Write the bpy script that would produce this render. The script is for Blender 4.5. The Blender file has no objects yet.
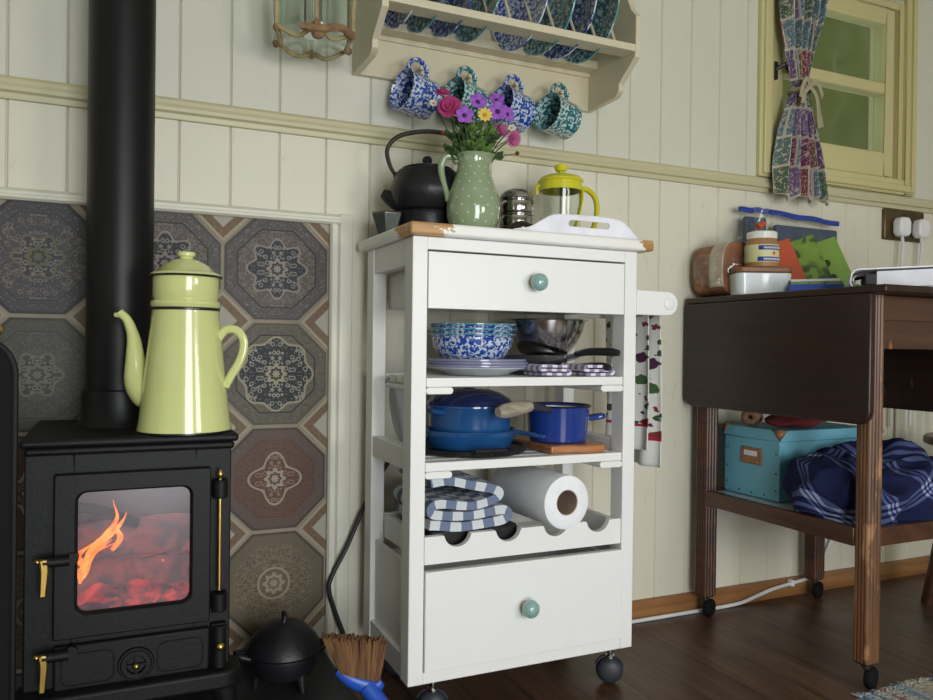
import bpy, bmesh, math, random
from math import sin, cos, pi, radians as R
from mathutils import Vector, Matrix, noise
random.seed(4)
COL = bpy.context.scene.collection

# ------------------------------------------------------------------ mesh helper
class MB:
    def __init__(s): s.v=[]; s.f=[]; s.uv=[]; s.mi=[]; s.T=Matrix.Identity(4)
    def add(s, vs, fs, uvs=None, mi=0):
        o=len(s.v)
        s.v += [s.T @ Vector(p) for p in vs]
        for k,f in enumerate(fs):
            s.f.append([o+i for i in f]); s.mi.append(mi)
            s.uv.append(uvs[k] if uvs else None)
        return s
    def box(s,x0,x1,y0,y1,z0,z1,mi=0):
        v=[(x,y,z) for x in (x0,x1) for y in (y0,y1) for z in (z0,z1)]
        return s.add(v,[(0,1,3,2),(4,6,7,5),(0,4,5,1),(2,3,7,6),(0,2,6,4),(1,5,7,3)],mi=mi)
    def prism(s,poly,axis,a0,a1,mi=0):
        # poly: list of 2D points in the other two axes (cyclic order kept: x->(y,z), y->(x,z), z->(x,y))
        def P(p,a): return (a,p[0],p[1]) if axis=='x' else (p[0],a,p[1]) if axis=='y' else (p[0],p[1],a)
        n=len(poly); v=[P(p,a0) for p in poly]+[P(p,a1) for p in poly]
        f=[tuple(range(n)),tuple(range(2*n-1,n-1,-1))]+[(i,i+n,(i+1)%n+n,(i+1)%n) for i in range(n)]
        return s.add(v,f,mi=mi)
    def lathe(s,prof,n=48,c=(0,0,0),mi=0,lo=0.0,hi=2*pi):
        full = hi-lo>6.28; m=n if full else n+1
        v=[];f=[];uv=[]
        for r,z in prof:
            for k in range(m):
                a=lo+(hi-lo)*k/n; v.append((c[0]+r*cos(a),c[1]+r*sin(a),c[2]+z))
        L=len(prof)
        for i in range(L-1):
            for k in range(n):
                k2=(k+1)%m
                f.append((i*m+k,i*m+k2,(i+1)*m+k2,(i+1)*m+k))
                uv.append([(k/n,i/L),((k+1)/n,i/L),((k+1)/n,(i+1)/L),(k/n,(i+1)/L)])
        return s.add(v,f,uv,mi)
    def tube(s,path,rad,n=12,closed=False,caps=True,flat=1.0,mi=0,up=None):
        P=[Vector(p) for p in path]; N=len(P)
        if not hasattr(rad,'__len__'): rad=[rad]*N
        v=[];f=[]
        prev=None
        for i in range(N):
            if closed: t=P[(i+1)%N]-P[i-1]
            else: t=P[min(i+1,N-1)]-P[max(i-1,0)]
            t.normalize()
            if prev is None:
                u=Vector(up) if up else (Vector((0,0,1)) if abs(t.z)<.9 else Vector((1,0,0)))
            else: u=prev
            u=(u-t*u.dot(t)).normalized(); prev=u; w=t.cross(u)
            for k in range(n):
                a=2*pi*k/n; v.append(P[i]+u*rad[i]*cos(a)+w*rad[i]*sin(a)*flat)
        M=N if closed else N-1
        for i in range(M):
            j=(i+1)%N
            for k in range(n): f.append((i*n+k,i*n+(k+1)%n,j*n+(k+1)%n,j*n+k))
        if caps and not closed:
            f.append(tuple(range(n-1,-1,-1))); f.append(tuple((N-1)*n+k for k in range(n)))
        return s.add(v,f,mi=mi)
    def ell(s,c,r,nu=20,nv=12,mi=0):
        if not hasattr(r,'__len__'): r=(r,r,r)
        v=[];f=[]
        for j in range(nv+1):
            t=pi*j/nv
            for i in range(nu):
                a=2*pi*i/nu; v.append((c[0]+r[0]*sin(t)*cos(a),c[1]+r[1]*sin(t)*sin(a),c[2]-r[2]*cos(t)))
        for j in range(nv):
            for i in range(nu): f.append((j*nu+i,j*nu+(i+1)%nu,(j+1)*nu+(i+1)%nu,(j+1)*nu+i))
        return s.add(v,f,mi=mi)
    def grid(s,fn,nu,nv,mi=0):
        v=[];f=[];uv=[]
        for j in range(nv+1):
            for i in range(nu+1): v.append(fn(i/nu,j/nv))
        for j in range(nv):
            for i in range(nu):
                a=j*(nu+1)+i; f.append((a,a+1,a+nu+2,a+nu+1))
                uv.append([(i/nu,j/nv),((i+1)/nu,j/nv),((i+1)/nu,(j+1)/nv),(i/nu,(j+1)/nv)])
        return s.add(v,f,uv,mi)
    def ribbon(s,path,axis_lo,axis_hi,th,mi=0,wob=None,axis='y',per=1.0):
        """thick folded cloth: path of 2D points (x,z) (or (y,z) with axis x), swept along axis"""
        n=len(path); L=[0]
        for i in range(1,n): L.append(L[-1]+math.dist(path[i],path[i-1]))
        top=[];bot=[]
        for i in range(n):
            a=path[max(i-1,0)]; b=path[min(i+1,n-1)]
            dx,dz=b[0]-a[0],b[1]-a[1]; l=math.hypot(dx,dz) or 1
            nx,nz=-dz/l*th/2,dx/l*th/2
            top.append((path[i][0]+nx,path[i][1]+nz)); bot.append((path[i][0]-nx,path[i][1]-nz))
        m=14; vs=[];fs=[];uv=[]
        for side in (top,bot):
            for i in range(n):
                for j in range(m+1):
                    t=axis_lo+(axis_hi-axis_lo)*j/m
                    p=(side[i][0],t,side[i][1]) if axis=='y' else (t,side[i][0],side[i][1])
                    p=Vector(p)
                    if wob: p+=noise.noise_vector(p*wob[0])*wob[1]
                    vs.append(p)
        K=n*(m+1)
        for sd in (0,1):
            for i in range(n-1):
                for j in range(m):
                    a=sd*K+i*(m+1)+j; q=(a,a+1,a+m+2,a+m+1)
                    u=[(L[i]*per,(axis_hi-axis_lo)*j/m*per),(L[i]*per,(axis_hi-axis_lo)*(j+1)/m*per),(L[i+1]*per,(axis_hi-axis_lo)*(j+1)/m*per),(L[i+1]*per,(axis_hi-axis_lo)*j/m*per)]
                    if sd: q=q[::-1];u=u[::-1]
                    fs.append(q);uv.append(u)
        for j0 in (0,m):
            for i in range(n-1):
                a=i*(m+1)+j0; b=(i+1)*(m+1)+j0
                y=(axis_hi-axis_lo)*j0/m*per
                fs.append((a,b,K+b,K+a)); uv.append([(L[i]*per,y),(L[i+1]*per,y),(L[i+1]*per,y),(L[i]*per,y)])
        for i0 in (0,n-1):
            for j in range(m):
                a=i0*(m+1)+j; fs.append((a,a+1,K+a+1,K+a)); y=(axis_hi-axis_lo)*j/m*per
                uv.append([(L[i0]*per,y)]*4)
        return s.add(vs,fs,uv,mi)

def tag(o,label=None,cat=None,group=None,kind=None):
    if label: o['label']=label
    if cat: o['category']=cat
    if group: o['group']=group
    if kind: o['kind']=kind
    return o
def thing(name,label,cat,loc=(0,0,0),rot=(0,0,0),group=None):
    o=bpy.data.objects.new(name,None); COL.objects.link(o); o.location=loc; o.rotation_euler=rot
    o.empty_display_size=.02
    tag(o,label,cat,group); o['_w']=list(loc)
    return o
def wloc(p):
    v=Vector((0,0,0))
    while p is not None: v+=Vector(p.location); p=p.parent
    return v
def obj(name,mb,mats,parent=None,bevel=0,seg=2,angle=38,local=False,origin=None,sub=0,solid=0,label=None,weld=False):
    me=bpy.data.meshes.new(name)
    off=Vector((0,0,0))
    if parent is not None and not local: off=wloc(parent)
    if origin is not None: off=Vector(origin)
    me.from_pydata([tuple(v-off) for v in mb.v],[],mb.f)
    if not isinstance(mats,(list,tuple)): mats=[mats]
    for m in mats: me.materials.append(m)
    if any(mb.mi): me.polygons.foreach_set('material_index',mb.mi)
    if any(u is not None for u in mb.uv):
        l=me.uv_layers.new(name='UVMap'); d=l.data; k=0
        for f,u in zip(mb.f,mb.uv):
            for c in range(len(f)):
                if u: d[k].uv=u[c]
                k+=1
    bm=bmesh.new(); bm.from_mesh(me)
    bmesh.ops.remove_doubles(bm,verts=bm.verts,dist=1e-6)
    bmesh.ops.recalc_face_normals(bm,faces=bm.faces)
    bm.to_mesh(me); bm.free()
    me.polygons.foreach_set('use_smooth',[True]*len(me.polygons))
    me.set_sharp_from_angle(angle=R(angle))
    o=bpy.data.objects.new(name,me); COL.objects.link(o)
    if parent is not None: o.parent=parent
    elif origin is not None: o.location=origin
    if solid:
        m=o.modifiers.new('s','SOLIDIFY'); m.thickness=solid; m.offset=0
    if bevel:
        m=o.modifiers.new('b','BEVEL'); m.width=bevel; m.segments=seg; m.limit_method='ANGLE'; m.angle_limit=R(35)
    if sub:
        m=o.modifiers.new('u','SUBSURF'); m.levels=m.render_levels=sub
    if label: o['label']=label
    return o
def dup(root,loc,rot=None,label=None,group=None,mats=None):
    r=root.copy(); COL.objects.link(r); r.location=loc
    if rot is not None: r.rotation_euler=rot
    if label: r['label']=label
    if group: r['group']=group
    def rec(src,dst):
        for ch in [c for c in bpy.data.objects if c.parent==src]:
            c=ch.copy(); COL.objects.link(c); c.parent=dst
            if mats and c.type=='MESH' and c.data.materials and c.data.materials[0].name in mats:
                c.data=c.data.copy()
                for i,m in enumerate(c.data.materials):
                    if m.name in mats: c.data.materials[i]=mats[m.name]
            rec(ch,c)
    rec(root,r)
    return r
def struct(name,mb,mats,**k):
    o=obj(name,mb,mats,**k); o['kind']='structure'; return o
def circ(cx,cy,r,n=24,a0=0,a1=2*pi,end=False):
    m=n+1 if end else n
    return [(cx+r*cos(a0+(a1-a0)*i/n),cy+r*sin(a0+(a1-a0)*i/n)) for i in range(m)]
def rrect(x0,x1,y0,y1,r,n=6):
    p=[]
    for cx,cy,a in ((x1-r,y1-r,0),(x0+r,y1-r,pi/2),(x0+r,y0+r,pi),(x1-r,y0+r,3*pi/2)):
        p+=[(cx+r*cos(a+pi/2*i/n),cy+r*sin(a+pi/2*i/n)) for i in range(n+1)]
    return p
def bez(pts,n=24):
    """Catmull-Rom through points"""
    P=[Vector(p) for p in pts]; P=[P[0]*2-P[1]]+P+[P[-1]*2-P[-2]]; out=[]
    S=len(P)-3
    for i in range(n+1):
        t=i/n*S; k=min(int(t),S-1); t-=k
        a,b,c,d=P[k:k+4]
        out.append(.5*((2*b)+(c-a)*t+(2*a-5*b+4*c-d)*t*t+(3*b-a-3*c+d)*t**3))
    return out
def lerpr(rs,n):
    out=[];S=len(rs)-1
    for i in range(n+1):
        t=i/n*S;k=min(int(t),S-1);t-=k; out.append(rs[k]*(1-t)+rs[k+1]*t)
    return out

# ------------------------------------------------------------------ materials
class NT:
    def __init__(s,name):
        s.m=bpy.data.materials.new(name); s.m.use_nodes=True; s.t=s.m.node_tree; s.t.nodes.clear()
        s.out=s.t.nodes.new('ShaderNodeOutputMaterial')
    def n(s,typ,ins=None,**at):
        nd=s.t.nodes.new(typ)
        for k,v in at.items(): setattr(nd,k,v)
        for k,v in (ins or {}).items():
            if isinstance(v,bpy.types.NodeSocket): s.t.links.new(v,nd.inputs[k])
            else: nd.inputs[k].default_value=v
        return nd
    def math(s,op,a,b=0,c=0,clamp=False):
        nd=s.n('ShaderNodeMath',{0:a,1:b,2:c},operation=op,use_clamp=clamp); return nd.outputs[0]
    def mix(s,f,a,b,mode='MIX'):
        nd=s.n('ShaderNodeMix',data_type='RGBA',blend_type=mode)
        for sock,v in ((nd.inputs[0],f),(nd.inputs[6],a),(nd.inputs[7],b)):
            if isinstance(v,bpy.types.NodeSocket): s.t.links.new(v,sock)
            else: sock.default_value=(v if not hasattr(v,'__len__') else (*v,1) if len(v)==3 else v)
        return nd.outputs[2]
    def co(s,kind='Object',scale=(1,1,1),rot=(0,0,0)):
        c=s.n('ShaderNodeTexCoord').outputs[kind]
        return s.n('ShaderNodeMapping',{'Vector':c,'Scale':scale,'Rotation':rot}).outputs[0]
    def noise(s,vec,scale,detail=3,rough=.5,dist=0):
        return s.n('ShaderNodeTexNoise',{'Vector':vec,'Scale':scale,'Detail':detail,'Roughness':rough,'Distortion':dist})
    def ramp(s,f,stops,interp='LINEAR'):
        nd=s.n('ShaderNodeValToRGB',{'Fac':f}); r=nd.color_ramp; r.interpolation=interp
        while len(r.elements)<len(stops): r.elements.new(.5)
        for e,(p,c) in zip(r.elements,stops): e.position=p; e.color=(*c,1)
        return nd.outputs[0]
    def bsdf(s,**k):
        ins={}
        mp=dict(col='Base Color',rough='Roughness',metal='Metallic',normal='Normal',trans='Transmission Weight',ior='IOR',coat='Coat Weight',sheen='Sheen Weight',alpha='Alpha',emis='Emission Color',es='Emission Strength',spec='Specular IOR Level',coatr='Coat Roughness')
        for a,v in k.items():
            if a in('col','emis') and not isinstance(v,bpy.types.NodeSocket): v=(*v,1)
            ins[mp[a]]=v
        b=s.n('ShaderNodeBsdfPrincipled',ins); s.t.links.new(b.outputs[0],s.out.inputs[0]); return s.m
    def bump(s,h,strength=.3,dist=.002):
        return s.n('ShaderNodeBump',{'Height':h,'Strength':strength,'Distance':dist}).outputs[0]

def plain(name,col,rough=.5,metal=0,var=.08,vs=20,bump=0,bs=60,**k):
    t=NT(name); c=t.co()
    nz=t.noise(c,vs).outputs[0]
    a=tuple(x*(1-var) for x in col); b=tuple(min(1,x*(1+var)) for x in col)
    cc=t.ramp(nz,[(.3,a),(.7,b)])
    if bump: k['normal']=t.bump(t.noise(c,bs,5).outputs[0],bump,.002)
    return t.bsdf(col=cc,rough=rough,metal=metal,**k)
def speckle(name,base,spots,scale=70,thr=.5,rough=.12,w=.03):
    t=NT(name); c=t.co()
    n1=t.noise(c,scale,2.5,.6,.4).outputs[0]
    cc=t.ramp(n1,[(thr-w,base),(thr+w,spots)])
    return t.bsdf(col=cc,rough=rough,coat=.5,coatr=.05)
def wood(name,c1,c2,scale=(30,2,30),rough=.4,bump=.15,wear=None,coat=0,k=6):
    t=NT(name); c=t.co('Object',scale)
    n1=t.noise(c,1.6,k,.62,.6).outputs[0]
    cc=t.ramp(n1,[(.32,c1),(.66,c2)])
    if wear:
        w=t.noise(t.co('Object',(14,14,5)),wear[1],5,.65).outputs[0]
        cc=t.mix(t.ramp(w,[(wear[2],(0,0,0)),(wear[2]+.06,(1,1,1))]),cc,wear[0])
    return t.bsdf(col=cc,rough=rough,coat=coat,normal=t.bump(n1,bump,.002))
def film(name,col=(.9,.92,.95),f=.25):
    t=NT(name)
    tr=t.n('ShaderNodeBsdfTransparent',{'Color':(*col,1)}); gl=t.n('ShaderNodeBsdfGlossy',{'Color':(1,1,1,1),'Roughness':.12})
    fr=t.n('ShaderNodeLayerWeight',{'Blend':.5}).outputs['Facing']; f2=t.math('ADD',t.math('MULTIPLY',t.math('POWER',fr,4),.6),.025+f*.2,clamp=True)
    mx=t.n('ShaderNodeMixShader',{0:f2,1:tr.outputs[0],2:gl.outputs[0]}); t.t.links.new(mx.outputs[0],t.out.inputs[0]); return t.m

def painted(name,col,rough=.42,dirt=.06,dcol=(.45,.38,.28),dthr=.66):
    t=NT(name); c=t.co()
    n1=t.noise(c,3.5,5,.6).outputs[0]
    cc=t.ramp(n1,[(.3,tuple(x*(1-dirt) for x in col)),(.7,col)])
    n2=t.noise(t.co('Object',(9,9,3)),5,6,.7).outputs[0]
    cc=t.mix(t.math('MULTIPLY',t.ramp(n2,[(dthr,(0,0,0)),(dthr+.12,(1,1,1))]),.35),cc,dcol)
    return t.bsdf(col=cc,rough=rough,normal=t.bump(t.noise(c,90,3).outputs[0],.05,.001))

M={}
M['wall']=painted('wall_paint',(.645,.64,.54),.5,.05,(.5,.44,.32),.62)
M['walllow']=painted('lower_wall_paint',(.73,.695,.57),.5,.05,(.5,.40,.27),.60)
M['trimc']=painted('cream_moulding',(.56,.52,.33),.4,.06)
M['frame']=painted('tile_frame_paint',(.66,.65,.54),.38,.05)
M['win']=painted('window_cream_paint',(.60,.54,.27),.4,.06)
M['rack']=painted('rack_paint',(.62,.56,.40),.42,.05)
M['white']=painted('trolley_white',(.85,.85,.83),.36,.03,(.6,.55,.45),.7)
M['skirt']=wood('skirting_pine',(.20,.085,.028),(.35,.165,.058),(2,30,30),.4)
M['darkwood']=wood('dark_mahogany',(.011,.0042,.0032),(.034,.0115,.0075),(25,2,25),.38,.05,((.20,.07,.025),1.2,.69),0)
M['legwood']=wood('worn_oak_leg',(.05,.018,.008),(.19,.085,.033),(30,30,2.2),.38,.2,((.33,.17,.07),1.0,.60))
M['apron']=wood('worn_apron',(.035,.014,.009),(.09,.033,.016),(2,25,25),.3,.08,((.33,.12,.04),1.6,.62),.2)
M['railwood']=wood('shelf_rail_wood',(.035,.012,.007),(.10,.037,.017),(25,2,25),.35,.08)
M['blackpaint']=plain('stove_black',(.004,.0041,.0044),.55,0,.2,30,.2,160,spec=.3)
M['pipe']=plain('flue_black',(.005,.005,.006),.42,0,.2,8,.05,90,spec=.3)
M['castiron']=plain('cast_iron',(.009,.009,.011),.42,0,.25,30,.3,150,spec=.4)
M['brass']=plain('brass',(.62,.42,.12),.3,1,.15,40)
M['yenamel']=plain('yellow_enamel',(.63,.66,.27),.2,0,.04,8,coat=.6)
M['black']=plain('black_rim',(.012,.012,.014),.3)
M['steel']=plain('stainless_steel',(.55,.54,.52),.16,1,.08,10)
M['satin']=plain('satin_steel',(.42,.42,.43),.35,1,.08,10)
M['chrome']=plain('chrome',(.7,.7,.7),.12,1,.05,10)
M['knob']=plain('duck_egg_knob',(.25,.40,.38),.14,0,.05,10,coat=.7)
M['blueE']=plain('blue_enamel',(.015,.080,.24),.15,0,.15,10,coat=.7)
M['blueE2']=plain('cobalt_enamel',(.014,.042,.24),.15,0,.12,10,coat=.7)
M['blueDk']=plain('navy_enamel',(.006,.014,.075),.15,0,.12,10,coat=.7)
M['cream']=plain('cream_enamel',(.75,.74,.68),.2)
M['plate_grey']=plain('pale_grey_glaze',(.52,.56,.60),.18,coat=.4)
M['plate_lilac']=plain('lilac_grey_glaze',(.23,.24,.36),.2,coat=.4)
M['grey']=plain('caster_grey',(.032,.035,.045),.5)
M['whitepl']=plain('white_plastic',(.80,.80,.86),.28)
M['whitecer']=plain('white_ceramic',(.66,.72,.74),.2,coat=.5)
M['paper']=plain('kitchen_paper',(.88,.90,.92),.9,0,.03,30,.5,250)
M['card']=plain('cardboard_core',(.36,.27,.20),.9)
M['copperwood']=wood('board_wood',(.30,.11,.035),(.50,.21,.08),(3,20,20),.3,.05,None,.3)
M['handlewood']=wood('handle_wood',(.22,.18,.13),(.46,.41,.33),(8,40,40),.6,.2)
M['speckblue']=speckle('blue_white_spatter',(.55,.62,.72),(.012,.06,.33),150,.49)
M['specknavy']=speckle('navy_spatter',(.42,.50,.62),(.018,.045,.22),130,.46)
M['speckteal']=speckle('teal_white_spatter',(.52,.66,.64),(.010,.14,.17),150,.48)
M['speckdteal']=speckle('dark_teal_spatter',(.36,.52,.53),(.016,.12,.15),130,.47)
M['rimteal']=speckle('teal_rim_enamel',(.45,.60,.60),(.08,.30,.33),60,.42)
M['rimblue']=speckle('blue_rim_enamel',(.6,.66,.75),(.02,.06,.35),60,.5)
M['greenglaze']=None
M['yplastic']=plain('yellow_plastic',(.62,.58,.02),.22,0,.05,10,coat=.3)
M['rope']=plain('jute_rope',(.24,.14,.07),.95,0,.3,60,.8,300)
M['ropepale']=plain('pale_jute',(.33,.27,.14),.95,0,.25,60,.8,300)
M['bristle']=wood('bristle_fibre',(.07,.03,.012),(.22,.11,.045),(60,60,3),.9,.6)
M['bluepl']=plain('blue_plastic',(.02,.09,.5),.35)
M['redpl']=plain('red_plastic',(.45,.02,.03),.35)
M['turq']=plain('turquoise_box_card',(.15,.42,.55),.55,0,.04,10)
M['leather']=plain('tan_leather',(.28,.13,.055),.5,0,.15,30)
M['cabwhite']=plain('white_cable',(.72,.72,.72),.4)
M['cabblack']=plain('black_cable',(.02,.02,.022),.5)
M['plug']=plain('white_plug',(.78,.78,.78),.35)
M['slate']=plain('hearth_slate',(.016,.017,.019),.5,0,.3,14,.3,60)
M['soot']=plain('rubber_black',(.006,.006,.007),.8,spec=.2)
M['label_red']=plain('orange_packet',(.50,.085,.03),.4)
M['brown']=plain('brown_lid',(.20,.085,.03),.45)
M['darkbrown']=plain('dark_brown_pouch',(.03,.014,.012),.4,bump=.5,bs=30)
M['glass']=NT('clear_glass').bsdf(col=(.93,.97,.95),rough=.02,trans=1,ior=1.45)
M['glassg']=film('greenish_glass',(.95,.98,.965),.15)
M['film']=film('clear_film',(.97,.98,.98),.12)
M['pane']=film('window_pane',(.92,.96,.92),.0)
def mk_soot_glare_glass():  # grey diffuse veil: thin soot plus room reflection painted into the glass
    t=NT('soot_glare_stove_glass')
    tr=t.n('ShaderNodeBsdfTransparent',{'Color':(.85,.82,.84,1)}); df=t.n('ShaderNodeBsdfDiffuse',{'Color':(.50,.50,.54,1)}); gl=t.n('ShaderNodeBsdfGlossy',{'Color':(1,1,1,1),'Roughness':.2})
    n=t.noise(t.co(),18,4,.6).outputs[0]
    m1=t.n('ShaderNodeMixShader',{0:t.math('MULTIPLY',n,.17),1:tr.outputs[0],2:df.outputs[0]})
    m2=t.n('ShaderNodeMixShader',{0:.02,1:m1.outputs[0],2:gl.outputs[0]}); t.t.links.new(m2.outputs[0],t.out.inputs[0]); return t.m
M['stoveglass']=mk_soot_glare_glass()
M['pewter']=plain('pewter',(.12,.13,.12),.35,.6,.2,20)
M['ceil']=painted('ceiling_paint',(.6,.6,.5),.6,.03)
M['rootwhite']=plain('page_white',(.72,.73,.78),.6)
M['blueink']=plain('blue_card',(.02,.05,.30),.4)
M['greencard']=None

def mk_pitcher():
    t=NT('sage_dotted_glaze'); uv=t.n('ShaderNodeTexCoord').outputs['UV']
    sx=t.n('ShaderNodeSeparateXYZ',{0:uv})
    row=t.math('MULTIPLY',sx.outputs[1],11); rf=t.math('FLOOR',row)
    off=t.math('MULTIPLY',t.math('MODULO',rf,2),.5)
    cx=t.math('SUBTRACT',t.math('FRACT',t.math('ADD',t.math('MULTIPLY',sx.outputs[0],13),off)),.5)
    cy=t.math('SUBTRACT',t.math('FRACT',row),.5)
    d=t.math('SQRT',t.math('ADD',t.math('POWER',t.math('MULTIPLY',cx,1.15),2),t.math('POWER',cy,2)))
    m=t.math('LESS_THAN',d,.10)
    base=t.ramp(t.noise(t.co(),12).outputs[0],[(.3,(.24,.31,.18)),(.7,(.28,.35,.21))])
    return t.bsdf(col=t.mix(m,base,(.55,.60,.48)),rough=.12,coat=.6)
M['greenglaze']=mk_pitcher()
M['greenhandle']=plain('sage_glaze',(.26,.33,.195),.14,coat=.6)

def mk_floor():
    t=NT('dark_floorboards'); c=t.n('ShaderNodeTexCoord').outputs['Object']
    s=t.n('ShaderNodeSeparateXYZ',{0:c})
    px=t.math('MULTIPLY',s.outputs[0],1/.105); idx=t.math('FLOOR',px); fr=t.math('FRACT',px)
    rnd=t.n('ShaderNodeTexWhiteNoise',{'W':idx},noise_dimensions='1D').outputs[0]
    v=t.n('ShaderNodeCombineXYZ',{0:t.math('MULTIPLY',s.outputs[0],26),1:t.math('ADD',t.math('MULTIPLY',s.outputs[1],2.0),t.math('MULTIPLY',rnd,30)),2:0}).outputs[0]
    g=t.noise(v,1.4,7,.68,.9).outputs[0]
    cc=t.ramp(g,[(.25,(.032,.015,.009)),(.5,(.085,.043,.025)),(.78,(.19,.10,.055))])
    cc=t.mix(t.math('MULTIPLY',rnd,.45),cc,(.045,.022,.013))
    big=t.noise(c,5,4,.6).outputs[0]
    cc=t.mix(t.ramp(big,[(.55,(0,0,0)),(.72,(.5,.5,.5))]),cc,(.11,.075,.055))
    seam=t.math('LESS_THAN',t.math('ABSOLUTE',t.math('SUBTRACT',fr,.5)),.485)
    cc=t.mix(seam,(.006,.004,.003),cc)
    h=t.math('ADD',t.math('MULTIPLY',seam,.6),t.math('MULTIPLY',g,.4))
    return t.bsdf(col=cc,rough=t.ramp(big,[(.3,(.30,.30,.30)),(.7,(.46,.46,.46))]),normal=t.bump(h,.35,.003))
M['floor']=mk_floor()

def mk_worktop():
    t=NT('worktop_worn_white'); c=t.n('ShaderNodeTexCoord').outputs['Object']
    s=t.n('ShaderNodeSeparateXYZ',{0:c})   # origin = trolley base (0.7,1.39,0)
    nz=t.noise(t.co('Object',(1,1,2)),28,6,.7).outputs[0]
    def near(x,y,r):
        d=t.math('SQRT',t.math('ADD',t.math('POWER',t.math('SUBTRACT',s.outputs[0],x),2),t.math('POWER',t.math('SUBTRACT',s.outputs[1],y),2)))
        return t.math('SUBTRACT',1,t.math('DIVIDE',d,r))
    a=near(-.243,-.15,.10); b=near(.268,-.15,.045); m=t.math('MAXIMUM',a,b)
    edge=t.math('MULTIPLY',t.math('GREATER_THAN',s.outputs[2],.879),.10)
    val=t.math('ADD',t.math('ADD',m,t.math('MULTIPLY',t.math('SUBTRACT',nz,.5),1.3)),edge)
    mask=t.math('GREATER_THAN',val,.36)
    wd=t.ramp(t.noise(t.co('Object',(4,30,30)),2,4).outputs[0],[(.3,(.38,.20,.07)),(.7,(.58,.34,.13))])
    wh=t.ramp(t.noise(c,4).outputs[0],[(.3,(.80,.79,.75)),(.7,(.87,.86,.83))])
    return t.bsdf(col=t.mix(mask,wh,wd),rough=.38)
M['worktop']=mk_worktop()

def mk_tile(name,ground,med,medspk,border,spk,centre,R0=.52,lobes=8,amp=.07,allover=0):
    D=lambda c,k: tuple(x*k*w for x,w in zip(c,(1.03,.98,.88)))
    ground=D(ground,.62);med=D(med,.55);medspk=D(medspk,1.0);border=D(border,.62);spk=D(spk,1.0);centre=D(centre,.9)
    t=NT(name); uv=t.n('ShaderNodeTexCoord').outputs['UV']
    s=t.n('ShaderNodeSeparateXYZ',{0:uv})
    u=t.math('SUBTRACT',t.math('MULTIPLY',s.outputs[0],2),1); v=t.math('SUBTRACT',t.math('MULTIPLY',s.outputs[1],2),1)
    au=t.math('ABSOLUTE',u); av=t.math('ABSOLUTE',v)
    sym=t.n('ShaderNodeCombineXYZ',{0:au,1:av,2:0}).outputs[0]
    r=t.math('SQRT',t.math('ADD',t.math('POWER',u,2),t.math('POWER',v,2))); th=t.math('ARCTAN2',v,u)
    mx=t.math('MAXIMUM',au,av); dg=t.math('MULTIPLY',t.math('ADD',au,av),.7071)
    oct_=t.math('MAXIMUM',mx,dg)
    vo=t.n('ShaderNodeTexVoronoi',{'Vector':sym,'Scale':10.0}); d=vo.outputs['Distance']
    vo2=t.n('ShaderNodeTexVoronoi',{'Vector':sym,'Scale':23.0}); d2=vo2.outputs['Distance']
    fl=t.math('LESS_THAN',t.math('ABSOLUTE',t.math('SUBTRACT',d,.36)),.09)
    fl2=t.math('LESS_THAN',d2,.25)
    g=t.mix(t.math('MULTIPLY',fl2,.8),ground,spk); g=t.mix(t.math('MULTIPLY',fl,.35+.3*allover),g,spk)
    wv=t.noise(sym,26,3,.7,1.5).outputs[0]; g=t.mix(t.ramp(wv,[(.5,(0,0,0)),(.56,(.65,.65,.65))]),g,tuple(x*.35 for x in spk))
    rad=t.math('ADD',R0,t.math('MULTIPLY',t.math('COSINE',t.math('MULTIPLY',th,lobes)),amp))
    inm=t.math('LESS_THAN',r,rad); ring=t.math('LESS_THAN',t.math('ABSOLUTE',t.math('SUBTRACT',r,rad)),.022)
    mcol=t.mix(fl,med,medspk); mcol=t.mix(t.math('MULTIPLY',fl2,.7),mcol,medspk)
    cc=t.mix(inm,g,mcol); cc=t.mix(ring,cc,centre)
    rad2=t.math('ADD',.19,t.math('MULTIPLY',t.math('COSINE',t.math('MULTIPLY',th,8)),.03))
    cc=t.mix(t.math('LESS_THAN',r,rad2),cc,centre)
    cc=t.mix(t.math('LESS_THAN',t.math('ABSOLUTE',t.math('SUBTRACT',r,t.math('MULTIPLY',rad2,.5))),.025),cc,med)
    bd=t.math('GREATER_THAN',oct_,.76)
    bcol=t.mix(fl2,border,spk); cc=t.mix(bd,cc,t.mix(t.ramp(wv,[(.48,(0,0,0)),(.54,(.6,.6,.6))]),bcol,med))
    ln=t.math('LESS_THAN',t.math('ABSOLUTE',t.math('SUBTRACT',oct_,.76)),.014); cc=t.mix(ln,cc,med)
    ln2=t.math('GREATER_THAN',oct_,.955); cc=t.mix(ln2,cc,tuple(x*.6 for x in border))
    return t.bsdf(col=cc,rough=.5,spec=.25)
M['tA']=mk_tile('tile_lilac',(.15,.12,.11),(.045,.05,.07),(.20,.19,.19),(.165,.155,.155),(.27,.26,.26),(.26,.23,.22))
M['tB']=mk_tile('tile_navy_beige',(.22,.20,.155),(.028,.033,.045),(.24,.25,.23),(.22,.20,.16),(.10,.10,.10),(.33,.30,.22),.68,8,.05)
M['tC']=mk_tile('tile_rust',(.20,.095,.055),(.17,.085,.06),(.22,.15,.11),(.17,.13,.12),(.11,.10,.11),(.34,.30,.27),.42,4,.09)
M['tD']=mk_tile('tile_allover_beige',(.30,.25,.17),(.24,.21,.15),(.09,.08,.075),(.20,.16,.12),(.09,.08,.075),(.30,.26,.19),.3,4,.0,1)
M['tE']=mk_tile('tile_blue_allover',(.10,.10,.125),(.085,.085,.11),(.20,.19,.20),(.11,.11,.13),(.21,.19,.19),(.13,.13,.09),.36,6,.05,1)
M['tF']=mk_tile('tile_grey_green',(.12,.13,.12),(.10,.105,.10),(.16,.16,.15),(.13,.14,.12),(.16,.16,.15),(.15,.15,.12),.36,6,.05,0)
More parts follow.
